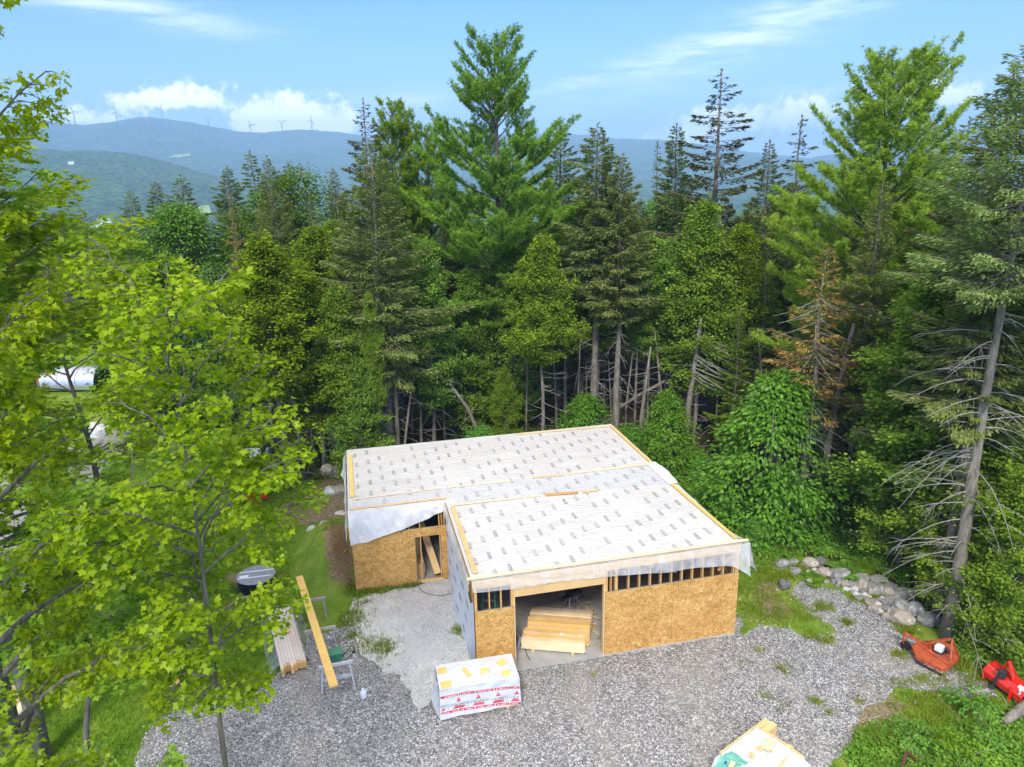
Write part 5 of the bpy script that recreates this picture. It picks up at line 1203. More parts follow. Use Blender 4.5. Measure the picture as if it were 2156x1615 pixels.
half = [(0, -.12), (.10, -.30), (.42, -.36), (.36, -.12), (.60, .10), (.94, .30), (.62, .36), (.52, .52), (.26, .48), (.20, .72)]
def mleaf():
    r_ = [(x, y) for x, y in half]; l_ = [(-x, y) for x, y in half[1:]][::-1]; pts = r_+[(0, 1.0)]+l_
    return [(y+.15, x, .16*abs(x)-.05*y*y) for x, y in pts]
MLEAF = mleaf(); MLEAF_F = [tuple(range(len(MLEAF)))]
def maple(name, Hh, cb, R, seed, nlimb=26, per=15, leaf_s=.085, lean=(0, 0), tr=None, sprays=5, thin_top=1.0, azbias=None):
    """limbs with side shoots, each shoot ending in flat sprays of five lobed leaves"""
    r_ = np.random.default_rng(seed); tr = tr or Hh*.008; tb = one('maple_bark')
    wob = [(lean[0]*(k/9)*Hh+.12*math.sin(k*.9+seed), lean[1]*(k/9)*Hh+.12*math.cos(k*.8+seed), Hh*.96*k/9) for k in range(10)]; wob[0] = (0, 0, -.3)
    tb.tube(wob, [tr*(1-.93*(k/9)**.9) for k in range(10)], 10); W_ = np.array(wob)
    def ax(z): k = min(max(z/(Hh*.96)*9, 0), 8.99); i = int(k); return W_[i]*(1-(k-i))+W_[i+1]*(k-i)
    P, Dv, Nv, S, rn = [], [], [], [], []
    def spray(c, d, rad):
        n = int(per*r_.uniform(.7, 1.3)); a_ = r_.random(n)*6.28; q_ = np.sqrt(r_.random(n))*rad
        off = np.stack([np.cos(a_)*q_, np.sin(a_)*q_, -q_*.22+r_.normal(0, .045, n)], -1)
        P.append(c+off); Dv.append(off*1.6+np.array([d[0], d[1], 0])*.35*rad+r_.normal(0, .22, (n, 3))*rad+np.array([0, 0, -.20*rad])); Nv.append(np.array([0, 0, 1])+r_.normal(0, .32, (n, 3))); S.append(leaf_s*r_.uniform(.5, 1.3, n)); rn.append(np.clip(r_.random(n)*.65+r_.random()*.4, 0, 1))
    for i in range(nlimb):
        rel = (i+r_.random())/nlimb; z = Hh*(cb+(.94-cb)*rel); a_ = i*2.4+r_.normal(0, .5)
        if azbias is not None and r_.random() < azbias[1]: a_ = azbias[0]+r_.normal(0, .6)
        L = R*math.sin(PI*min(1, .22+.66*(1-rel)**thin_top))**.8*r_.uniform(.6, 1.15)+.4; d = np.array([math.cos(a_), math.sin(a_)]); p0 = ax(z); rise = .35+.75*rel
        pts = np.array(bent(tuple(p0), d, L, rise, -.22, 6)); pts[1:, :2] += r_.normal(0, .06, (6, 2)); tb.tube([tuple(p) for p in pts], [max(.012, tr*.33*(1-.85*k/6)*(1-rel*.5)) for k in range(7)], 6, False)
        ns = int(3+L*2.6)
        for s_ in range(ns):
            t_ = .28+.72*(s_+r_.random())/ns; k = min(int(t_*6), 5); f = t_*6-k; p = pts[k]*(1-f)+pts[min(k+1, 6)]*f; side = 1 if s_ % 2 else -1; a2 = a_+side*r_.uniform(.35, 1.15); l2 = (.35+.36*L*(1.1-t_))*r_.uniform(.7, 1.2); d2 = (math.cos(a2), math.sin(a2))
            p2 = bent(tuple(p), d2, l2, r_.uniform(.05, .45), -.2, 3); tb.tube(p2, [.014, .010, .007, .004], 4, False); p2 = np.array(p2)
            for q in range(max(1, int(sprays*l2*.9))):
                tt = r_.uniform(.35, 1.0)*3; kk = min(int(tt), 2); c_ = p2[kk]*(1-(tt-kk))+p2[kk+1]*(tt-kk); lat = r_.normal(0, .16); spray(c_+np.array([-d2[1]*lat, d2[0]*lat, r_.normal(.02, .06)]), d2, r_.uniform(.16, .32))
            spray(p2[-1], d2, .24)
    P = np.concatenate(P); Xa, Ya, Za = frames(np.concatenate(Dv), np.concatenate(Nv))
    cm = leaf_mesh(name+'_crown', MLEAF, MLEAF_F, P, Xa, Ya, Za, np.concatenate(S)*1.0, np.concatenate(rn), 'maple_leaves')
    print('maple', name, len(P))
    return tb.mesh(name+'_trunk', True), cm, None, Hh, tr

PR = {}
PR['spruce'] = [conifer('spruce', 18, .30, 2.3, 1, 'spruce_needles', 46, low_dead=26), conifer('spruce', 17, .22, 2.5, 2, 'spruce_needles', 44, low_dead=16, droop=-.32), conifer('spruce', 19, .42, 2.1, 3, 'spruce_needles', 48, low_dead=34)]
PR['grey_spruce'] = [conifer('grey_spruce', 18, .34, 2.6, 4, 'grey_spruce_needles', 50, low_dead=26, hang=.25, sprig=.28), conifer('grey_spruce', 18, .48, 2.3, 5, 'grey_spruce_needles', 52, low_dead=42, hang=.2)]
PR['open_spruce'] = [conifer('open_spruce', 20, .40, 2.2, 6, 'spruce_dark_needles', 34, nbr=150, gap=.12, low_dead=20, ragged=.45, upper_rise=.1, droop=-.1, prof=.7), conifer('open_spruce', 16, .3, 1.7, 7, 'spruce_dark_needles', 34, nbr=130, gap=.1, low_dead=10, ragged=.5, upper_rise=.25)]
PR['narrow_spruce'] = [conifer('narrow_spruce', 16, .12, 1.35, 8, 'spruce_needles', 55, low_dead=0, prof=.65, upper_rise=.1), conifer('narrow_spruce', 15, .15, .8, 9, 'spruce_needles', 55, low_dead=0, prof=.5, upper_rise=.1)]
PR['fir'] = [conifer('fir', 16, .10, 2.2, 10, 'green_cedar_foliage', 44, low_dead=0, droop=-.12, upper_rise=.25, prof=.85)]
PR['rusty'] = [conifer('rusty', 13, .42, 1.9, 11, 'rusty_needles', 17, nbr=120, gap=.18, low_dead=90, dead_len=2.0, ragged=.4)]
PR['bare'] = [conifer('bare', 15, .5, .9, 12, 'spruce_dark_needles', 2, nbr=130, low_dead=60, dead_len=.9, barkm='grey_bark')]
def pine_env(rel): return float(np.interp(rel, [0, .12, .35, .5, .57, .63, .7, .8, .87, .94, 1], [.7, .95, 1.0, .90, .80, .34, .46, .42, .30, .18, .06]))
def pine_env2(rel): return float(np.interp(rel, [0, .12, .35, .55, .7, .85, 1], [.7, 1.0, .95, .74, .52, .42, .12]))
PR['pine'] = [pine('pine', 25, .26, 6.0, 21, 'pine_needles', 50, pine_env), pine('pine', 18, .30, 3.2, 22, 'pine_needles', 44, pine_env2)]
PR['yellow_pine'] = [pine('yellow_pine', 23, .20, 6.2, 23, 'yellow_pine_needles', 50, pine_env2)]
PR['cedar'] = [cedar('cedar', 13, .42, 1.9, 31, 'cedar_foliage'), cedar('cedar', 12, .25, 2.1, 32, 'cedar_foliage', gap=.06), cedar('cedar', 14, .48, 2.2, 33, 'cedar_foliage', gap=.22, low_dead=26)]
PR['green_cedar'] = [cedar('green_cedar', 12, .10, 2.2, 34, 'green_cedar_foliage', low_dead=4, gap=.04), cedar('green_cedar', 9, .06, 2.0, 35, 'green_cedar_foliage', low_dead=2, gap=.04)]
PR['hardwood'] = [hardwood('hardwood', 14, .25, 3.6, 41, 'hardwood_leaves', 260, 75, .20, .50), hardwood('hardwood', 12, .15, 3.0, 42, 'dark_hardwood_leaves', 220, 75, .20, .48)]
PR['aspen'] = [hardwood('aspen', 16, .2, 1.9, 43, 'aspen_leaves', 210, 55, .16, .36, egg=.75), hardwood('aspen', 15, .25, 1.5, 44, 'aspen_leaves', 150, 55, .16, .34, egg=.8)]
PR['bush'] = [hardwood('bush', 5.5, .03, 2.5, 45, 'hardwood_leaves', 150, 80, .21, .36, egg=.6, stems=4), hardwood('bush', 7, .03, 2.6, 46, 'hardwood_leaves', 165, 85, .21, .38, egg=.6, stems=4), hardwood('bush', 3, .02, 1.6, 47, 'hardwood_leaves', 120, 70, .14, .34, egg=.6, stems=3)]
PR['sapling'] = [hardwood('sapling', 1.6, .25, .55, 61, 'undergrowth_leaves', 16, 22, .13, .16, stems=3), hardwood('sapling', 1.4, .2, .6, 62, 'undergrowth_leaves', 14, 24, .15, .17, stems=2)]
NAMES = {'sapling': 'sapling', 'spruce': 'spruce_tree', 'grey_spruce': 'spruce_tree', 'open_spruce': 'spruce_tree', 'narrow_spruce': 'spruce_tree', 'fir': 'fir_tree', 'rusty': 'dead_spruce', 'bare': 'dead_tree', 'pine': 'pine_tree', 'yellow_pine': 'pine_tree',
         'cedar': 'cedar_tree', 'green_cedar': 'cedar_tree', 'hardwood': 'hardwood_tree', 'aspen': 'aspen_tree', 'bush': 'bush'}
CATS = {'spruce_tree': 'spruce tree', 'fir_tree': 'fir tree', 'dead_spruce': 'dead tree', 'dead_tree': 'dead tree', 'pine_tree': 'pine tree', 'cedar_tree': 'cedar tree', 'hardwood_tree': 'tree', 'aspen_tree': 'aspen', 'bush': 'bush', 'sapling': 'sapling', 'maple_tree': 'maple tree'}
def ground_z(D_, a_): return 0.0 if D_ < 108 else float(terrain(np.array(a_), np.array(D_)))
def plant(kind, var, loc, hgt, label, group=None, wide=1.0, rz=None, mat_=None, zb=0.0):
    tm, cm, dm, Hp, tr = PR[kind][var % len(PR[kind])]; s_ = hgt/Hp
    nm = NAMES[kind]; o = empty(nm, (loc[0], loc[1], zb), label, CATS[nm], group, random.uniform(0, 6.28) if rz is None else rz, (s_*wide, s_*wide, s_))
    link(bpy.data.objects.new('trunk', tm), o)
    c_ = link(bpy.data.objects.new('foliage' if nm in ('bush', 'sapling') else 'crown', cm), o)
    if mat_: c_.material_slots[0].link = 'OBJECT'; c_.material_slots[0].material = MATS[mat_]
    if dm is not None and len(dm.polygons): link(bpy.data.objects.new('dead_branches', dm), o, kind='stuff')
    return o
def T(kind, var, px, py, D_, label, wide=1.0, mat_=None, group=None, rz=None):
    top = hp(px, py, D_); return plant(kind, var, top, top[2], label, group, wide, rz, mat_)

# --- skyline and named trees, left to right
T('spruce', 1, 272, 402, 74, 'small dark spruce, leftmost of three tops left of the rounded green hardwood', 1.25); T('spruce', 0, 325, 384, 70, 'dark spruce top in the middle of three above the rounded green hardwood', 1.3); T('spruce', 1, 378, 370, 64, 'broad dark spruce rising right behind the rounded green hardwood', 1.35)
T('hardwood', 0, 370, 432, 57, 'rounded dense green hardwood right of the foreground maples', 1.25); T('hardwood', 1, 262, 478, 62, 'darker hardwood left of the rounded green one', 1.1); T('hardwood', 1, 455, 560, 47, 'dark green hardwood in front of the aspens on the left', .8)
T('spruce', 2, 476, 352, 61, 'spruce top with bare sides, left of the tallest dark left hand pair', 1.2); T('open_spruce', 1, 481, 405, 53, 'thin rusty brown dead top among the left aspens', .45, 'rusty_needles'); T('narrow_spruce', 0, 527, 320, 59, 'slim dark spruce, the left one of the tallest left hand pair', 1.1)
T('grey_spruce', 0, 562, 330, 51, 'bluish grey dense spruce in front of the bright aspens', .85); T('aspen', 0, 590, 362, 56, 'bright green aspen between the bluish spruce and dark tops', 1.1); T('aspen', 1, 636, 345, 57, 'bright green aspen whose leafy top forks above the left forest', 1.5)
T('narrow_spruce', 0, 607, 342, 61, 'dark spruce top poking out between two bright aspens'); T('aspen', 0, 545, 400, 58, 'pale green aspen left of the bluish grey spruce', 1.1); T('aspen', 1, 500, 430, 57, 'pale green aspen in the left forest below the slim dark spruce', 1.4); T('narrow_spruce', 1, 652, 408, 52, 'very thin dark spruce spike right of the bright aspens', .9); T('spruce', 0, 700, 356, 55, 'spruce top just left of the brown topped one', .9)
T('open_spruce', 0, 762, 208, 45, 'tall brown topped spruce left of the central pine', .85, 'spruce_dark_needles'); T('pine', 1, 822, 232, 51, 'slender pine with feathery top right of the brown topped spruce', .8); T('pine', 1, 897, 282, 51, 'smaller pine whose tip shows left of the giant central pine', .85)
T('grey_spruce', 0, 776, 296, 38.5, 'broad grey green spruce with pale bare lower trunk, left of centre', 1.1); T('pine', 0, 1040, 82, 44, 'giant pine in the centre, tallest tree against the sky', 1.0, rz=.6)
T('spruce', 0, 1178, 250, 55, 'dark spruce just right of the giant central pine', 1.0); T('grey_spruce', 1, 1258, 262, 41, 'grey green spruce with long bare trunk, right of centre', 1.0, rz=1.0); T('grey_spruce', 1, 1310, 326, 40, 'grey green spruce beside the taller one with long bare trunk', .9, rz=2.2); T('grey_spruce', 0, 1225, 420, 46, 'greyish spruce filling the gap behind the long bare trunks', 1.1)
T('bare', 0, 1386, 300, 50, 'thin dead grey spire right of centre against the far hills', .55); T('spruce', 2, 1427, 262, 50, 'spruce with sparse top between the dead spire and the tall dark one', 1.0); T('open_spruce', 0, 1520, 147, 46, 'tall dark open spruce standing alone against the right sky', 1.12, rz=.2)
T('spruce', 0, 1622, 297, 51, 'dark spruce top left of the yellow green pine, the lower of two'); T('open_spruce', 1, 1690, 246, 50, 'open dark spruce top touching the left side of the yellow green pine', 1.1); T('yellow_pine', 0, 1885, 150, 38.5, 'huge yellow green pine on the right', 1.05, rz=1.9)
T('grey_spruce', 0, 1860, 378, 34.5, 'pale grey green spruce in front of the huge yellow green pine', .75); T('rusty', 0, 1742, 520, 33, 'dying spruce with rusty orange needles and many bare branches', 1.0); T('narrow_spruce', 0, 2040, 250, 47, 'narrow dark spruce spike right of the huge yellow green pine'); T('spruce', 1, 1968, 256, 47, 'spruce hidden behind the right edge of the huge yellow green pine')
T('open_spruce', 0, 2140, 140, 29.5, 'dark ragged spruce top cut by the upper right edge', .95); T('open_spruce', 1, 2095, 215, 32, 'brown ragged spruce beside the one cut by the right edge', 1.1)
# cedars, front row
T('cedar', 0, 545, 492, 37, 'yellow green cedar with bare leaning trunk, leftmost of the front row', 1.25, rz=.3); T('cedar', 1, 655, 470, 43, 'olive cedar behind the leftmost front row cedar', 1.1); T('cedar', 1, 640, 560, 39, 'full olive cedar second from left in the front row', 1.15); T('cedar', 0, 706, 600, 37.5, 'olive cedar beside the grey green spruce, front row', 1.0)
T('green_cedar', 1, 745, 745, 36.5, 'low green cedar by the back left corner of the roof', 1.0); T('cedar', 0, 775, 610, 36.6, 'small pointed cedar leaning on the bare trunk left of centre', .45); T('cedar', 1, 893, 505, 40, 'olive cedar left of centre behind the roof', .95); T('green_cedar', 0, 985, 560, 42, 'bright green cedar mass under the giant central pine', 1.1); T('green_cedar', 0, 1068, 470, 43.5, 'bright green cedar just under the giant central pine', 1.0)
T('green_cedar', 1, 1060, 770, 38.5, 'dark green young cedar behind the middle of the roof', .8); T('cedar', 2, 1138, 492, 38, 'olive yellow cedar with straight bare trunk behind the roof centre', 1.0, rz=2.4)
T('cedar', 2, 1375, 560, 42, 'sparse olive cedar behind the thin bare trunks', .75); T('cedar', 2, 1415, 500, 43, 'olive cedar behind the leaning front trunks', .9); T('cedar', 1, 1487, 415, 41.5, 'tall olive cedar with fanned dead branches, right of centre', 1.0, rz=.5); T('cedar', 2, 1560, 470, 43, 'olive cedar right of the tall one with fanned dead branches', 1.0)
T('fir', 0, 1620, 520, 42, 'dark fir filling the shade left of the rusty spruce', 1.1); T('fir', 0, 1560, 640, 39.5, 'low dark fir with drooping boughs right of the dead fans', .9); T('green_cedar', 0, 1950, 470, 38, 'green cedar under the right side of the yellow green pine', 1.1); T('cedar', 1, 1930, 620, 34, 'olive cedar right of the pale grey green spruce', .9)
T('green_cedar', 0, 2075, 500, 33, 'tall olive green cedar behind the bare trunk', 1.2, 'cedar_foliage'); T('green_cedar', 0, 2190, 560, 29, 'full cedar at the right edge behind the bare trunk', 1.2, 'cedar_foliage'); T('green_cedar', 1, 1955, 800, 31, 'low spreading cedar left of the bare trunk', 1.15, 'cedar_foliage'); T('green_cedar', 1, 2080, 880, 28.5, 'low olive cedar right behind the bare trunk', 1.1, 'cedar_foliage'); T('green_cedar', 1, 2175, 980, 26, 'low cedar at the right edge above the ferns', 1.1, 'cedar_foliage'); T('fir', 0, 1860, 700, 38, 'dark fir in the shade between the rusty spruce and low cedars', 1.0)
# near right spruce with the long bare trunk
sp0 = gp(1990, 1345)
nr_ = conifer('near_spruce', 19.5, .62, 3.0, 77, 'grey_spruce_needles', 62, nbr=210, low_dead=105, dead_len=2.6, sprig=.2, trunk_r=.19, hang=.25, ragged=.3, gap=.05, droop=-.2)
PR['near'] = [nr_]; NAMES['near'] = 'spruce_tree'
plant('near', 0, sp0, 19.5, 'tall spruce with long bare grey trunk and dead twigs, above the rusty mower', rz=.4)
sp1 = hp(2120, 420, 27.5); plant('grey_spruce', 1, sp1, 15.2, 'grey green spruce foliage just behind the long bare grey trunk', wide=1.0)
sp2 = hp(1985, 560, 30.5); plant('cedar', 1, sp2, 12.6, 'olive cedar left of the long bare grey trunk, above the low cedar', wide=1.25)
# bushes
for px, py, D_, var, wd, lb in ((1405, 828, 37.5, 1, .95, 'dense bright green bush beside the back right edge of the roof'), (1645, 790, 32.6, 1, 1.05, 'tall bright green bush left of the leaning grey trunks'), (1232, 832, 39.5, 0, 1.0, 'green bush behind the back right corner of the roof'),
                                (1540, 985, 34.5, 0, 1.0, 'low green bush between the two tall bright bushes'), (1720, 935, 34, 2, 1.3, 'low dark bush at the foot of the leaning grey trunks'), (1480, 960, 36, 0, .9, 'green bush low beside the right edge of the roof'), (1330, 900, 38.5, 2, 1.4, 'small bush between the roof corner bush and the dense one'),
                                (1010, 900, 38.5, 2, 1.2, 'small bush peeping over the back edge of the roof'), (1640, 1010, 32, 2, 1.5, 'low leafy bush above the stone row'), (1600, 1090, 30, 2, .8, 'small bush right of the roof in the weeds'), (520, 880, 42, 1, .8, 'dark bush behind the mini excavator'), (430, 600, 50, 1, 1.2, 'dark bush in the shade right of the foreground maples')):
    T('bush', var, px, py, D_, lb, wd, 'dark_hardwood_leaves' if 'dark' in lb else 'bush_leaves')
# bare standing trunks and fallen ones
def bare_trunk(pxs, D_, r, label, m_='grey_bark', group='bare trunks in front of the dark forest', name='dead_tree', twigs=6, seed=0):
    pts = [np.array(hp(x, y, D_)) for x, y in pxs]
    g = pts[0].copy(); m = one(m_); n_ = len(pts); rr = [r*(1-.55*i/(n_-1)) for i in range(n_)]
    base = pts[0].copy(); base[2] = 0
    o = empty(name, (base[0], base[1], 0), label, 'dead tree', group)
    pts = ([base] if pts[0][2] > .3 else [])+pts; rr = ([r] if len(pts) > n_ else [])+rr
    m.tube(pts, rr, 8); centred(m, base).build('trunk', o, smooth=True)
    r_ = np.random.default_rng(seed+5); t_ = MB().mat('pale_dead_wood')
    for k in range(twigs):
        i = r_.integers(1, len(pts)); f = r_.random(); p = pts[i-1]*(1-f)+pts[i]*f; a_ = r_.random()*6.28; L = r_.uniform(.4, 1.8)
        t_.tube(bent(tuple(p), (math.cos(a_), math.sin(a_)), L, r_.uniform(-.3, .3), r_.uniform(-.5, .2), 4), [.018, .014, .010, .007, .004], 4, False)
    if twigs: centred(t_, base).build('branches', o)
    return o
for k, (pp, D_, r, lb) in enumerate((([(838, 935), (832, 800), (822, 668)], 38, .13, 'broken off bare trunk left of centre with snapped top'), ([(852, 938), (862, 850), (872, 785)], 38, .08, 'thin leaning bare trunk right of the broken off one'),
        ([(817, 935), (812, 870), (800, 800)], 39, .06, 'thin crooked bare trunk left of the broken off one'), ([(887, 925), (886, 850), (884, 760)], 40, .09, 'straight shaded trunk between the leaning ones left of centre'), ([(912, 920), (913, 860), (915, 800)], 40, .06, 'slim pale trunk right of the shaded straight one'),
        ([(645, 1005), (622, 880), (608, 760)], 38, .12, 'second leaning trunk from the left among dead fanned branches'), ([(664, 1000), (655, 900), (645, 800)], 39, .08, 'third thin trunk from the left among dead fanned branches'), ([(1190, 845), (1190, 790), (1190, 740)], 43, .12, 'shaded trunk right of the olive yellow cedar'),
        ([(1318, 860), (1330, 760), (1340, 700)], 42, .07, 'thin dark trunk just right of the twin bare spruces'), ([(1337, 865), (1341, 760), (1343, 680)], 42, .09, 'straight thin trunk in the group right of centre'), ([(1350, 880), (1361, 800), (1370, 730)], 40, .11, 'slightly leaning pale trunk in the group right of centre'),
        ([(1450, 850), (1466, 740), (1476, 670)], 40, .16, 'stout leaning trunk above the dense bright bush'), ([(1403, 820), (1410, 760), (1415, 700)], 44, .09, 'short dark trunk behind the pale leaning one'), ([(1728, 1025), (1768, 810), (1798, 680)], 33.5, .17, 'stout leaning grey trunk below the rusty spruce'),
        ([(1700, 1010), (1712, 900), (1716, 800)], 34, .13, 'straight grey trunk beside the stout leaning one'), ([(1272, 830), (1274, 760), (1276, 700)], 46, .08, 'dim trunk between the twin bare spruces'))):
    bare_trunk(pp, D_, r, lb, seed=k, twigs=(14 if k in (5, 6, 9, 10, 11, 13, 16) else 7))
tk = random.Random(4); side_ = ['left of', 'right of']
for k, (x, D_, an) in enumerate(((700, 39, 'the olive cedar beside the grey green spruce'), (735, 41, 'the olive cedar beside the grey green spruce'), (805, 41.5, 'the snapped bare trunk'), (868, 42, 'the thin leaning trunk'), (935, 41, 'the arched fallen tree'), (960, 43, 'the arched fallen tree'),
        (1108, 41, 'the straight cedar trunk behind the roof'), (1172, 42, 'the straight cedar trunk behind the roof'), (1215, 40.5, 'the taller twin bare spruce'), (1235, 44, 'the taller twin bare spruce'), (1288, 43, 'the shorter twin bare spruce'), (1395, 41, 'the stout leaning trunk'), (1425, 43, 'the stout leaning trunk'), (1510, 41, 'the drooping bare boughs'), (1585, 42, 'the rusty spruce'), (1610, 40, 'the rusty spruce'))):
    yb_ = 885 if x < 1300 else 850; dx_ = tk.uniform(-14, 14); col_ = tk.choice(['pale', 'dim', 'slim'])
    bare_trunk([(x, yb_), (x+dx_*.5-2, 780), (x+dx_-6, 690)], D_, tk.uniform(.055, .085), f"{col_} thin trunk {['just', 'further'][k % 2]} {'left' if k % 2 == 0 else 'right'} of {an}", seed=60+k, twigs=9)
bare_trunk([(1010, 918), (985, 860), (950, 812), (900, 770), (845, 735)], 39.5, .12, 'arched fallen dead tree left of centre, bending over the roof edge', twigs=22, seed=40, group=None)
def fallen(a, b, D_, r, label, seed):
    p0, p1 = np.array(hp(*a, D_)), np.array(hp(*b, D_)); p0[2] = max(p0[2], .1); o = one('grey_bark').tube([p0, (p0+p1)/2+np.array([0, 0, .1]), p1], [r, r*.85, r*.6], 8); centred(o, p0)
    o = o.build('fallen_tree', None, smooth=True, label=label, cat='dead tree'); o.location = tuple(p0)
fallen((1288, 870), (1400, 802), 41, .12, 'fallen grey trunk lying slanted behind the twin bare spruces', 1)
# fans of drooping dead boughs
def fan(px, py, D_, n, a0, a1, L, label, seed):
    p = hp(px, py, D_); r_ = np.random.default_rng(seed); m = MB().mat('pale_dead_wood')
    for k in range(n):
        a_ = math.radians(r_.uniform(a0, a1)); z = r_.uniform(-1.2, 1.6); l_ = L*r_.uniform(.5, 1.1); m.tube(bent((0, 0, z), (math.cos(a_), math.sin(a_)), l_, r_.uniform(-.75, -.35), r_.uniform(.0, .25), 5), [.022, .018, .014, .010, .007, .004], 4, False)
    m.build('dead_boughs', None, label=label, cat='dead branches', kind='thing').location = tuple(p)
fan(1462, 760, 39.9, 26, -50, 10, 4.2, 'long drooping bare boughs fanning right from the stout leaning trunk', 3)
fan(575, 830, 36.8, 26, -70, 250, 2.8, 'bare pale boughs fanning from the trunk near the excavator', 5)
fan(1716, 700, 33, 30, 120, 400, 1.7, 'tangle of bare boughs under the rusty needles', 6)

# --- forest behind
rf_ = random.Random(11); placed = []
kinds = [('spruce', 0), ('spruce', 1), ('spruce', 2), ('grey_spruce', 0), ('cedar', 1), ('green_cedar', 0), ('hardwood', 0), ('hardwood', 1), ('aspen', 0), ('pine', 1), ('fir', 0), ('narrow_spruce', 0), ('open_spruce', 1), ('fir', 0)]
what = {'spruce_tree': 'dark spruce', 'cedar_tree': 'cedar', 'hardwood_tree': 'broadleaf tree', 'aspen_tree': 'aspen', 'pine_tree': 'pine', 'fir_tree': 'fir'}
anchors = [(272, 'leftmost small dark spruces'), (370, 'rounded green hardwood'), (476, 'bare sided left spruce'), (545, 'slim dark pair of spruces'), (600, 'bright green aspens'), (700, 'thin spruce spike'), (776, 'broad grey green spruce'), (893, 'olive cedar left of centre'), (1040, 'giant central pine'),
           (1138, 'olive yellow cedar with straight trunk'), (1258, 'twin bare trunked spruces'), (1386, 'thin dead spire'), (1487, 'tall olive cedar'), (1620, 'dark fir by the rusty spruce'), (1742, 'rusty spruce'), (1885, 'huge yellow green pine'), (2040, 'narrow spruce spike'), (2140, 'long bare grey trunk')]
def lab_for(nm, px, D_):
    a = min(anchors, key=lambda q: abs(q[0]-px)); side = 'left' if px < a[0] else 'right'
    if px > 2200 or px < 200: return f"{what[nm]} in the forest beyond the {'right' if px > 2200 else 'left'} edge of the picture"
    return f"{what[nm]} {'far back' if D_ > 70 else 'in the second rank'}, just {side} of the {a[1]}"
high = [('spruce', 2), ('grey_spruce', 1), ('cedar', 2), ('cedar', 0), ('cedar', 2), ('spruce', 0)]
cnt = 0; tries = 0
while cnt < 150 and tries < 9000:
    tries += 1
    D_ = 41+abs(rf_.gauss(0, 1))*20 if cnt < 95 else rf_.uniform(60, 112); px = rf_.uniform(250, 2500) if D_ < 75 else rf_.uniform(-200, 2500)
    if px < 520 and D_ < 56: continue
    q = hp(px, 380, D_)
    if q[1] < 15.5 and q[0] < 12: continue
    if q[0] < -20 and D_ < 78: continue
    if D_ > 115: continue
    if any((q[0]-a)**2+(q[1]-b)**2 < (2.1 if D_ < 60 else 3.0)**2 for a, b in placed): continue
    k, v_ = rf_.choice(kinds if D_ > 52 else high)
    ymin = 398 if px > 700 else 440
    if px < 330: ymin = 455
    py = ymin+abs(rf_.gauss(0, 55))+(60 if D_ < 50 else 0)
    placed.append((q[0], q[1])); cnt += 1
    T(k, v_, px, py, D_, lab_for(NAMES[k], px, D_), rf_.uniform(1.0, 1.35), group='trees deep in the forest')

# --- foreground maples
for k, hh, cb_, R_, sd_, nl, pr_, ls, tr_, sp_, tt in (('m1', 14.6, .45, 1.75, 123, 38, 14, .088, .105, 6, 1.0), ('m1b', 14.6, .36, 1.75, 110, 38, 14, .088, .105, 6, 1.0), ('m2', 18.6, .22, 3.3, 102, 50, 13, .105, .30, 5, .9), ('m2b', 18.6, .22, 3.3, 109, 50, 13, .105, .28, 5, .9),
        ('m3', 12, .34, 2.1, 123, 30, 13, .105, .11, 5, .9), ('m3b', 12, .34, 2.1, 109, 30, 13, .105, .11, 5, .9), ('m3c', 12, .34, 2.1, 102, 30, 13, .105, .11, 5, .9), ('m3l', 9.5, .38, 1.9, 171, 30, 14, .095, .085, 6, .9)):
    PR[k] = [maple('maple', hh, cb_, R_, sd_, nl, pr_, ls, (.27 if k == 'm3l' else .01 if k[:2] == 'm2' else .0, 0), tr_, sp_, tt)]; NAMES[k] = 'maple_tree'
plant('m1', 0, hp(497, 1690, 12), 14.6, 'slim foreground maple whose grey trunk stands before the gravel at the bottom edge', rz=1.571, wide=.8)
plant('m2', 0, gp(22, 1565), 18.0, 'big maple with the thick leaning trunk at the lower left edge', rz=0.0, wide=1.2)
plant('m2b', 0, gp(88, 1600), 16.0, 'big maple with rough dark trunk right of the thick leaning one', rz=1.047, wide=1.08)
plant('m3', 0, gp(238, 1235), 13.78, 'young maple on the lawn with thin grey trunk, left of the ribbed tank riser', rz=5.236, wide=1.32)
plant('m3b', 0, gp(70, 1090), 14.84, 'young maple at the left edge beside the pale gravel drive', rz=3.927, wide=1.32)
plant('m3c', 0, hp(236, 1520, 8.2), 9.0, 'small bright maple whose leafy top pokes up at the bottom edge, left of the gravel', rz=.524, wide=.44)
plant('m3l', 0, gp(165, 1645), 9.12, 'leaning young maple whose thin trunk slants up to the right over the lawn', rz=-.22, wide=1.2)
plant('m1b', 0, hp(-220, 1100, 9.5), 9.75, 'nearest maple, only its lowest bright branches reach in at the lower left corner', rz=1.309, wide=.92)
plant('m2b', 0, hp(-190, 700, 13.5), 18.66, 'maple outside the left edge whose branches reach in high on the left', rz=1.309, wide=.6)
plant('m3', 0, gp(330, 870), 12.0, 'young maple at the back of the lawn before the dark forest on the left', rz=1.047, wide=1.2)

# ================================================================== ground cover
def inpoly(poly, X_, Y_): return sdf(poly, X_, Y_) > 0
def scatter(n, x0, x1, y0, y1, seed): r_ = np.random.default_rng(seed); return r_.uniform(x0, x1, n), r_.uniform(y0, y1, n), r_
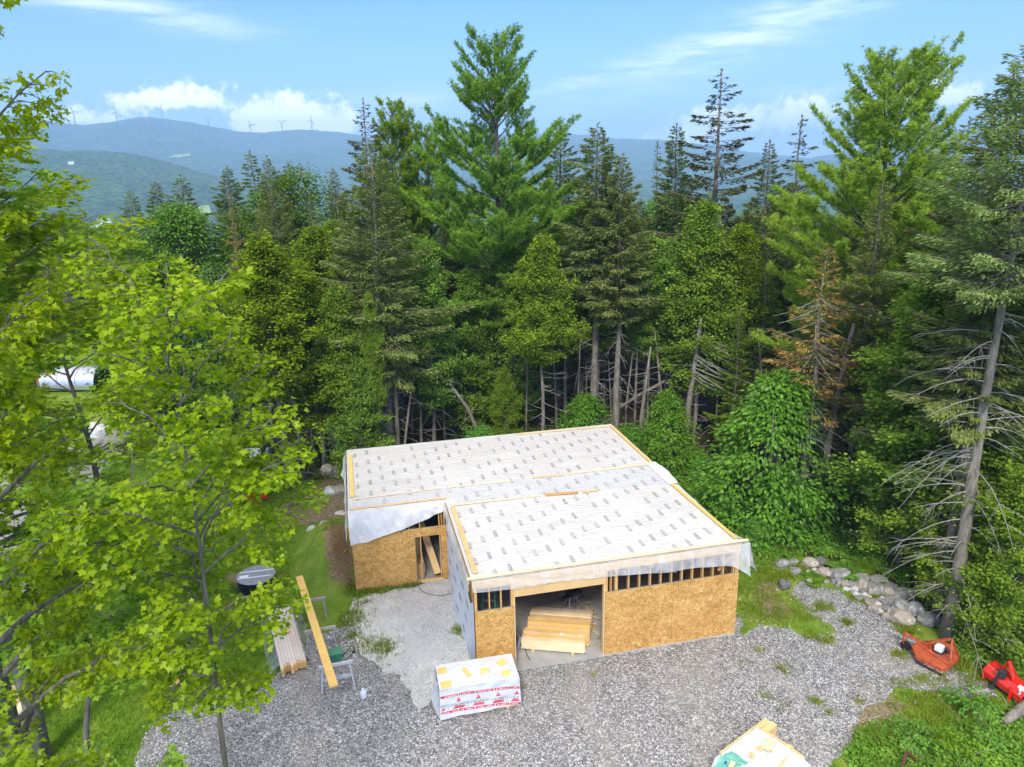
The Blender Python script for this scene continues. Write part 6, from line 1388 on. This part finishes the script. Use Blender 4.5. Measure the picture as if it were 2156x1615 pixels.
# lawn grass: blades in tufts
def blades(name, xs_, ys_, r_, hgt, mat_, per=4, zb=0.0, spread=.07, wd=.16, **kw):
    n = len(xs_)*per; bx = np.repeat(xs_, per)+r_.normal(0, spread, n); by = np.repeat(ys_, per)+r_.normal(0, spread, n)
    P = np.stack([bx, by, np.full(n, zb)], -1); Dv = np.stack([r_.normal(0, .45, n), r_.normal(0, .45, n), np.ones(n)], -1); Nv = r_.normal(0, 1, (n, 3)); Xa, Ya, Za = frames(Dv, Nv)
    h_ = hgt if np.ndim(hgt) == 0 else np.repeat(hgt, per)
    rn = np.clip(np.repeat(r_.random(len(xs_)), per)*.6+r_.random(n)*.5, 0, 1)
    me = leaf_mesh(name, [(0, -wd/2, 0), (0, wd/2, 0), (.6, wd*.35, .05), (1, 0, .22)], [(0, 1, 2, 3)], P, Xa, Ya, Za, h_*r_.uniform(.5, 1.3, n), rn, mat_)
    return link(bpy.data.objects.new(name, me), **kw)
gx_, gy_, r_ = scatter(150000, -18, 14, -7.8, 24, 61)
lawn_ok = ~inpoly(gravel_poly, gx_, gy_) & ~inpoly(pad_poly, gx_, gy_) & ~inpoly(forest_poly, gx_, gy_) & ~((gx_ > -W2-.05) & (gx_ < W+.02) & (gy_ > D1-.02) & (gy_ < D2)) & ~((gx_ > -.1) & (gx_ < W+.1) & (gy_ > -.1) & (gy_ < D2))
dmask = np.max([sdf(p, gx_, gy_) for p in dirt_polys+drive_polys], axis=0); lawn_ok &= (dmask < 0) | (r_.random(len(gx_)) < .10)
dist_ = np.hypot(gx_-CAM[0], gy_-CAM[1]); lawn_ok &= r_.random(len(gx_)) < np.interp(dist_, [12, 24, 45], [1, .8, .35])
gm = np.exp(-(((gx_+4.9)/.75)**2+((gy_-9.2)/2.6)**2))*.75*(gx_ < -3.75); lawn_ok &= (gm < .12)
cl_ = (np.hypot(gx_+7.58, gy_-7.5) > .75); lawn_ok &= cl_
lawn_ok &= (gx_ < 9) | (r_.random(len(gx_)) < .28)
blades('lawn_grass', gx_[lawn_ok], gy_[lawn_ok], r_, .12, 'grass_blades', 4, wd=.2, kind='stuff')
# weeds: patches on gravel and stone dust, px centre, px radii
patches = [(1690, 1195, 18, 12, 1.0), (1712, 1208, 12, 10, 1.2), (1775, 1200, 20, 14, 1.4), (1840, 1218, 16, 10, 1.2), (1800, 1262, 12, 8, 1.0), (1905, 1262, 20, 10, 1.2), (1925, 1300, 14, 8, 1.0), (1862, 1255, 10, 6, .9), (1640, 1215, 40, 16, 1.0), (1600, 1200, 20, 14, 1.0), (790, 1360, 45, 30, .5), (815, 1365, 25, 20, .6), (745, 1300, 35, 22, .8), (725, 1315, 22, 12, .6), (740, 1340, 30, 14, .5), (965, 1330, 14, 14, .9), (700, 1245, 60, 14, 1.6), (780, 1240, 60, 10, 1.6), (860, 1232, 30, 7, 1.2), (760, 1270, 30, 8, .5),
           (1600, 1245, 55, 40, .5), (1640, 1290, 50, 30, .5), (1590, 1290, 40, 24, .5), (1700, 1300, 30, 14, .5), (1740, 1350, 20, 8, 1.2), (1711, 1342, 12, 8, 1.2), (1650, 1412, 12, 12, .7), (1783, 1312, 14, 9, 1.3), (1665, 1400, 30, 8, .2), (1600, 1370, 14, 6, .5), (1560, 1400, 20, 7, .2),
           (1895, 1380, 22, 12, 1.0), (1905, 1325, 22, 20, 1.4), (1830, 1262, 24, 12, 1.2), (1730, 1280, 30, 12, .9), (1720, 1478, 22, 10, .8), (1810, 1480, 16, 8, .5), (1610, 1465, 20, 14, .3), (1960, 1430, 60, 20, .5), (2060, 1430, 50, 20, .7), (1900, 1440, 40, 14, .45), (1650, 1490, 24, 10, .2), (2010, 1400, 40, 16, 1.2),
           (1940, 1475, 90, 20, .7), (1990, 1500, 120, 26, .8), (1850, 1560, 60, 30, 1.2), (2060, 1480, 60, 16, .8), (1750, 1500, 18, 9, .4), (1250, 1420, 20, 6, .15), (1100, 1450, 16, 8, .3), (1590, 1555, 16, 7, .2)]
PX_, PY_, HH = [], [], []; r_ = np.random.default_rng(63)
for x, y, a, b, dn in patches:
    c_ = gp(x, y); ex_ = abs(gp(x+a, y)[0]-c_[0]); ey_ = abs(gp(x, y-b)[1]-c_[1]); n = int(ex_*ey_*PI*160*dn)+6
    PX_.append(c_[0]+r_.normal(0, ex_*.5, n)); PY_.append(c_[1]+r_.normal(0, ey_*.5, n)); HH.append(np.full(n, .09+.05*dn))
PX_, PY_, HH = map(np.concatenate, (PX_, PY_, HH)); ok_ = ~((PX_ > -.02) & (PX_ < W+.03) & (PY_ > -.05) & (PY_ < D2)) & ~((PX_ > -W2-.02) & (PX_ < .02) & (PY_ > D1-.03))
blades('weeds', PX_[ok_], PY_[ok_], r_, HH[ok_], 'dry_grass_blades', 5, .012, .06, kind='stuff')
# loose stones over the yard, thickest where gravel meets dust and grass
OCT = [(1, 0, 0), (-.8, .2, 0), (0, 1, .1), (.1, -.9, 0), (.1, .1, .75), (0, 0, -.5)]; OCT_F = [(0, 2, 4), (2, 1, 4), (1, 3, 4), (3, 0, 4)]
n = 70000; sx_, sy_, r_ = scatter(n, -13, 17, -8, 7, 71); dg = sdf(np.array(gravel_poly), sx_, sy_); dp = sdf(np.array(pad_poly), sx_, sy_); out_h = ~((sx_ > -.05) & (sx_ < W+.05) & (sy_ > -.1)) & ~((sx_ < .05) & (sy_ > D1-.05))
pr_ = np.where(dp > 0, np.exp(-dp/.22)*.8+.015, np.where(dg > 0, .22, np.exp(dg/.16)*.55)); keep = out_h & (r_.random(n) < pr_); sx_, sy_ = sx_[keep], sy_[keep]; n = len(sx_)
Xa, Ya, Za = frames(np.stack([r_.normal(0, 1, n), r_.normal(0, 1, n), r_.normal(0, .25, n)], -1), np.array([0, 0, 1])+r_.normal(0, .3, (n, 3)))
m_, t = mat('loose_stone'); surf(t, princ(t, t.ramp(t.n('ShaderNodeAttribute', attribute_name='rnd').outputs['Fac'], [(0, (.10, .095, .09)), (.5, (.33, .32, .31)), (1, (.78, .77, .75))]), .9))
me = leaf_mesh('loose_stones', OCT, OCT_F, np.stack([sx_, sy_, np.full(n, .022)], -1), Xa, Ya, Za, r_.uniform(.012, .034, n), r_.random(n)**1.3, 'loose_stone'); link(bpy.data.objects.new('loose_stones', me), kind='stuff')
# leaf litter and bark bits on the bare earth by the house and under the trees
n = 26000; lx, ly, r_ = scatter(n, -13, 16, -8, 24, 81); dd_ = np.max([sdf(p, lx, ly) for p in dirt_polys], axis=0); ff_ = sdf(forest_poly, lx, ly)
keep = ((dd_ > -.35) | ((ff_ > -1.2) & (r_.random(n) < .5))) & ~((lx > -W2-.05) & (lx < W+.05) & (ly > D1-.05) & (ly < D2+.05)) & ~((lx > -.05) & (lx < W+.05) & (ly > -.1) & (ly < D2)); lx, ly = lx[keep], ly[keep]; n = len(lx)
lz = .03+np.exp(-(((lx+4.9)/.75)**2+((ly-9.2)/2.6)**2))*1.15*np.clip((-3.75-lx)/.25, 0, 1)
Xa, Ya, Za = frames(np.stack([r_.normal(0, 1, n), r_.normal(0, 1, n), r_.normal(0, .2, n)], -1), np.array([0, 0, 1])+r_.normal(0, .4, (n, 3)))
m_, t = mat('litter'); surf(t, princ(t, t.ramp(t.n('ShaderNodeAttribute', attribute_name='rnd').outputs['Fac'], [(0, (.07, .045, .025)), (.4, (.20, .13, .07)), (.75, (.36, .26, .15)), (1, (.55, .50, .42))]), .9))
me = leaf_mesh('leaf_litter', OVAL, OVAL_F, np.stack([lx, ly, lz], -1), Xa, Ya, Za, r_.uniform(.04, .12, n), r_.random(n), 'litter'); link(bpy.data.objects.new('leaf_litter', me), kind='stuff')
# leafy undergrowth right and behind
n = 60000; ux, uy = r_.uniform(9.3, 30, n), r_.uniform(-13, 15, n)
bd_ = np.vstack([poly_px([(1575, 1205), (1640, 1185), (1700, 1168), (1800, 1190), (1880, 1222), (1950, 1268), (1985, 1335), (2040, 1395), (2110, 1425), (2170, 1450)]), [(26, -9), (36, -6), (40, 24), (9.4, 24), (9.4, 5)]])
low_ = poly_px([(1700, 1700), (1760, 1620), (1800, 1560), (1830, 1530), (1880, 1515), (1990, 1520), (2060, 1520), (2110, 1500), (2200, 1460), (2500, 1500), (2600, 1800)])
s1_ = sdf(bd_, ux, uy); s2_ = sdf(low_, ux, uy); keep = ((s1_ > 0) & (s1_ < 6+2*np.sin(ux))) | (s2_ > 0); ux, uy = ux[keep], uy[keep]; s1_ = s1_[keep]
hmap = np.array([mnoise.noise(Vector((a*.8, b*.8, 2))) for a, b in zip(ux, uy)])
hz_ = np.clip(.16+.26*hmap+.10*np.clip(s1_, 0, 5), .05, .95); keep = r_.random(len(ux)) < .72+.5*hmap; ux, uy, hz_ = ux[keep], uy[keep], hz_[keep]
per = 7; n = len(ux)*per; bx = np.repeat(ux, per)+r_.normal(0, .10, n); by = np.repeat(uy, per)+r_.normal(0, .10, n); bz = np.repeat(hz_, per)*r_.uniform(.35, 1.05, n)
Xa, Ya, Za = frames(np.stack([r_.normal(0, 1, n), r_.normal(0, 1, n), r_.normal(-.1, .3, n)], -1), np.array([0, 0, 1])+r_.normal(0, .45, (n, 3)))
me = leaf_mesh('undergrowth', OVAL, OVAL_F, np.stack([bx, by, bz], -1), Xa, Ya, Za, r_.uniform(.07, .15, n), np.clip(np.repeat(hmap[keep]*.5+.35, per)+r_.random(n)*.35, 0, 1), 'undergrowth_leaves')
link(bpy.data.objects.new('undergrowth', me), kind='stuff')
sel = r_.random(len(ux)) < .45; blades('tall_grass', ux[sel], uy[sel], r_, .24, 'dry_grass_blades', 4, .04, .1, .07, kind='stuff')
# forest floor cover behind the house
n = 9000; ux, uy = r_.uniform(-14, 14, n), r_.uniform(12.7, 34, n); keep = inpoly(forest_poly, ux, uy); ux, uy = ux[keep], uy[keep]
hm = np.array([mnoise.noise(Vector((a*.5, b*.5, 7))) for a, b in zip(ux, uy)]); keep = hm > -.05; ux, uy, hm = ux[keep], uy[keep], hm[keep]; n = len(ux)*4
bx = np.repeat(ux, 4)+r_.normal(0, .12, n); by = np.repeat(uy, 4)+r_.normal(0, .12, n); bz = np.repeat(.15+hm*.8, 4)*r_.uniform(.3, 1.1, n)
Xa, Ya, Za = frames(np.stack([r_.normal(0, 1, n), r_.normal(0, 1, n), r_.normal(-.1, .3, n)], -1), np.array([0, 0, 1])+r_.normal(0, .45, (n, 3)))
me = leaf_mesh('forest_floor_plants', OVAL, OVAL_F, np.stack([bx, by, bz], -1), Xa, Ya, Za, r_.uniform(.09, .18, n), r_.random(n), 'undergrowth_leaves'); link(bpy.data.objects.new('forest_floor_plants', me), kind='stuff')
# ferns
def fern_mesh(seed):
    r_ = np.random.default_rng(seed); P, Dv, Nv, S = [], [], [], []
    for k in range(11):
        a_ = k*.571+r_.normal(0, .15); L = r_.uniform(.45, .75); d = (math.cos(a_), math.sin(a_))
        for j in range(13):
            t_ = .15+.85*j/12; p = np.array([d[0]*L*t_, d[1]*L*t_, L*(1.0*t_-.85*t_*t_)])
            for s_ in (-1, 1): P.append(p); Dv.append([d[0]*.35-s_*d[1], d[1]*.35+s_*d[0], -.1]); Nv.append([0, 0, 1]); S.append(.17*math.sin(PI*min(1, t_*.8+.2))+.03)
    P, Dv, Nv, S = map(np.array, (P, Dv, Nv, S)); Xa, Ya, Za = frames(Dv.astype(float), Nv.astype(float)); return leaf_mesh('fern', OVAL, OVAL_F, P, Xa, Ya, Za, S, r_.random(len(P)), 'fern_fronds')
FM = [fern_mesh(k) for k in range(3)]
for k, (x, y, s_, lb) in enumerate(((1785, 1205, 1.25, 'bright yellow green fern rising behind the stone row'), (1812, 1197, .9, 'second bright fern just right of the first, behind the stone row'), (1713, 1212, .7, 'small bright fern growing between the first boulders of the row'),
                                    (1712, 1225, .6, 'little fern beside the smooth cream boulder'), (2082, 1372, 1.1, 'broad fern right of the bare trunk foot'), (2100, 1392, 1.0, 'pale fern above the red tiller'), (2125, 1380, 1.0, 'fern behind the pale one above the red tiller'), (2055, 1352, .9, 'fern close to the bare trunk on its right'), (1838, 1222, .8, 'fern over the low boulder behind the row'))):
    g_ = gp(x, y+8); o = bpy.data.objects.new('fern', FM[k % 3]); o.location = (g_[0], g_[1], .03); o.scale = (s_*1.1,)*3; link(o, None, lb, 'fern', 'ferns around the stones')
T('bush', 2, 1985, 1470, 21.5, 'small broadleaf shrub in the weeds near the lower right corner', .7, 'aspen_leaves') if False else None
for px, py, s_, lb in ((2035, 1480, .9, 'bright leafy sapling in the weeds left of the grey log'), (2060, 1530, 1.1, 'larger bright sapling at the lower right corner'), (1925, 1560, .8, 'low leafy plant among the weeds near the bottom edge'), (242, 745, .8, 'small dark shrub alone on the far bright lawn'), (1990, 1590, 1.0, 'leafy sapling cut by the bottom edge on the right')):
    g_ = gp(px, py+12); plant('sapling', int(px), g_, s_, lb, wide=1.3, mat_='bush_leaves' if 'bright' in lb and 'dark' not in lb else None)

# ------------------------------------------------------------------ haze
m_, t = mat('haze'); out = t.n('ShaderNodeOutputMaterial')
pv = t.n('ShaderNodeVolumePrincipled', {'Color': (.40, .68, 1.0, 1), 'Density': .00022, 'Anisotropy': -.2}).outputs[0]
t.t.links.new(pv, out.inputs['Volume'])
MB().mat('haze').bb(-9500, 9800, -400, 9800, -90, 640).build('haze', kind='stuff')
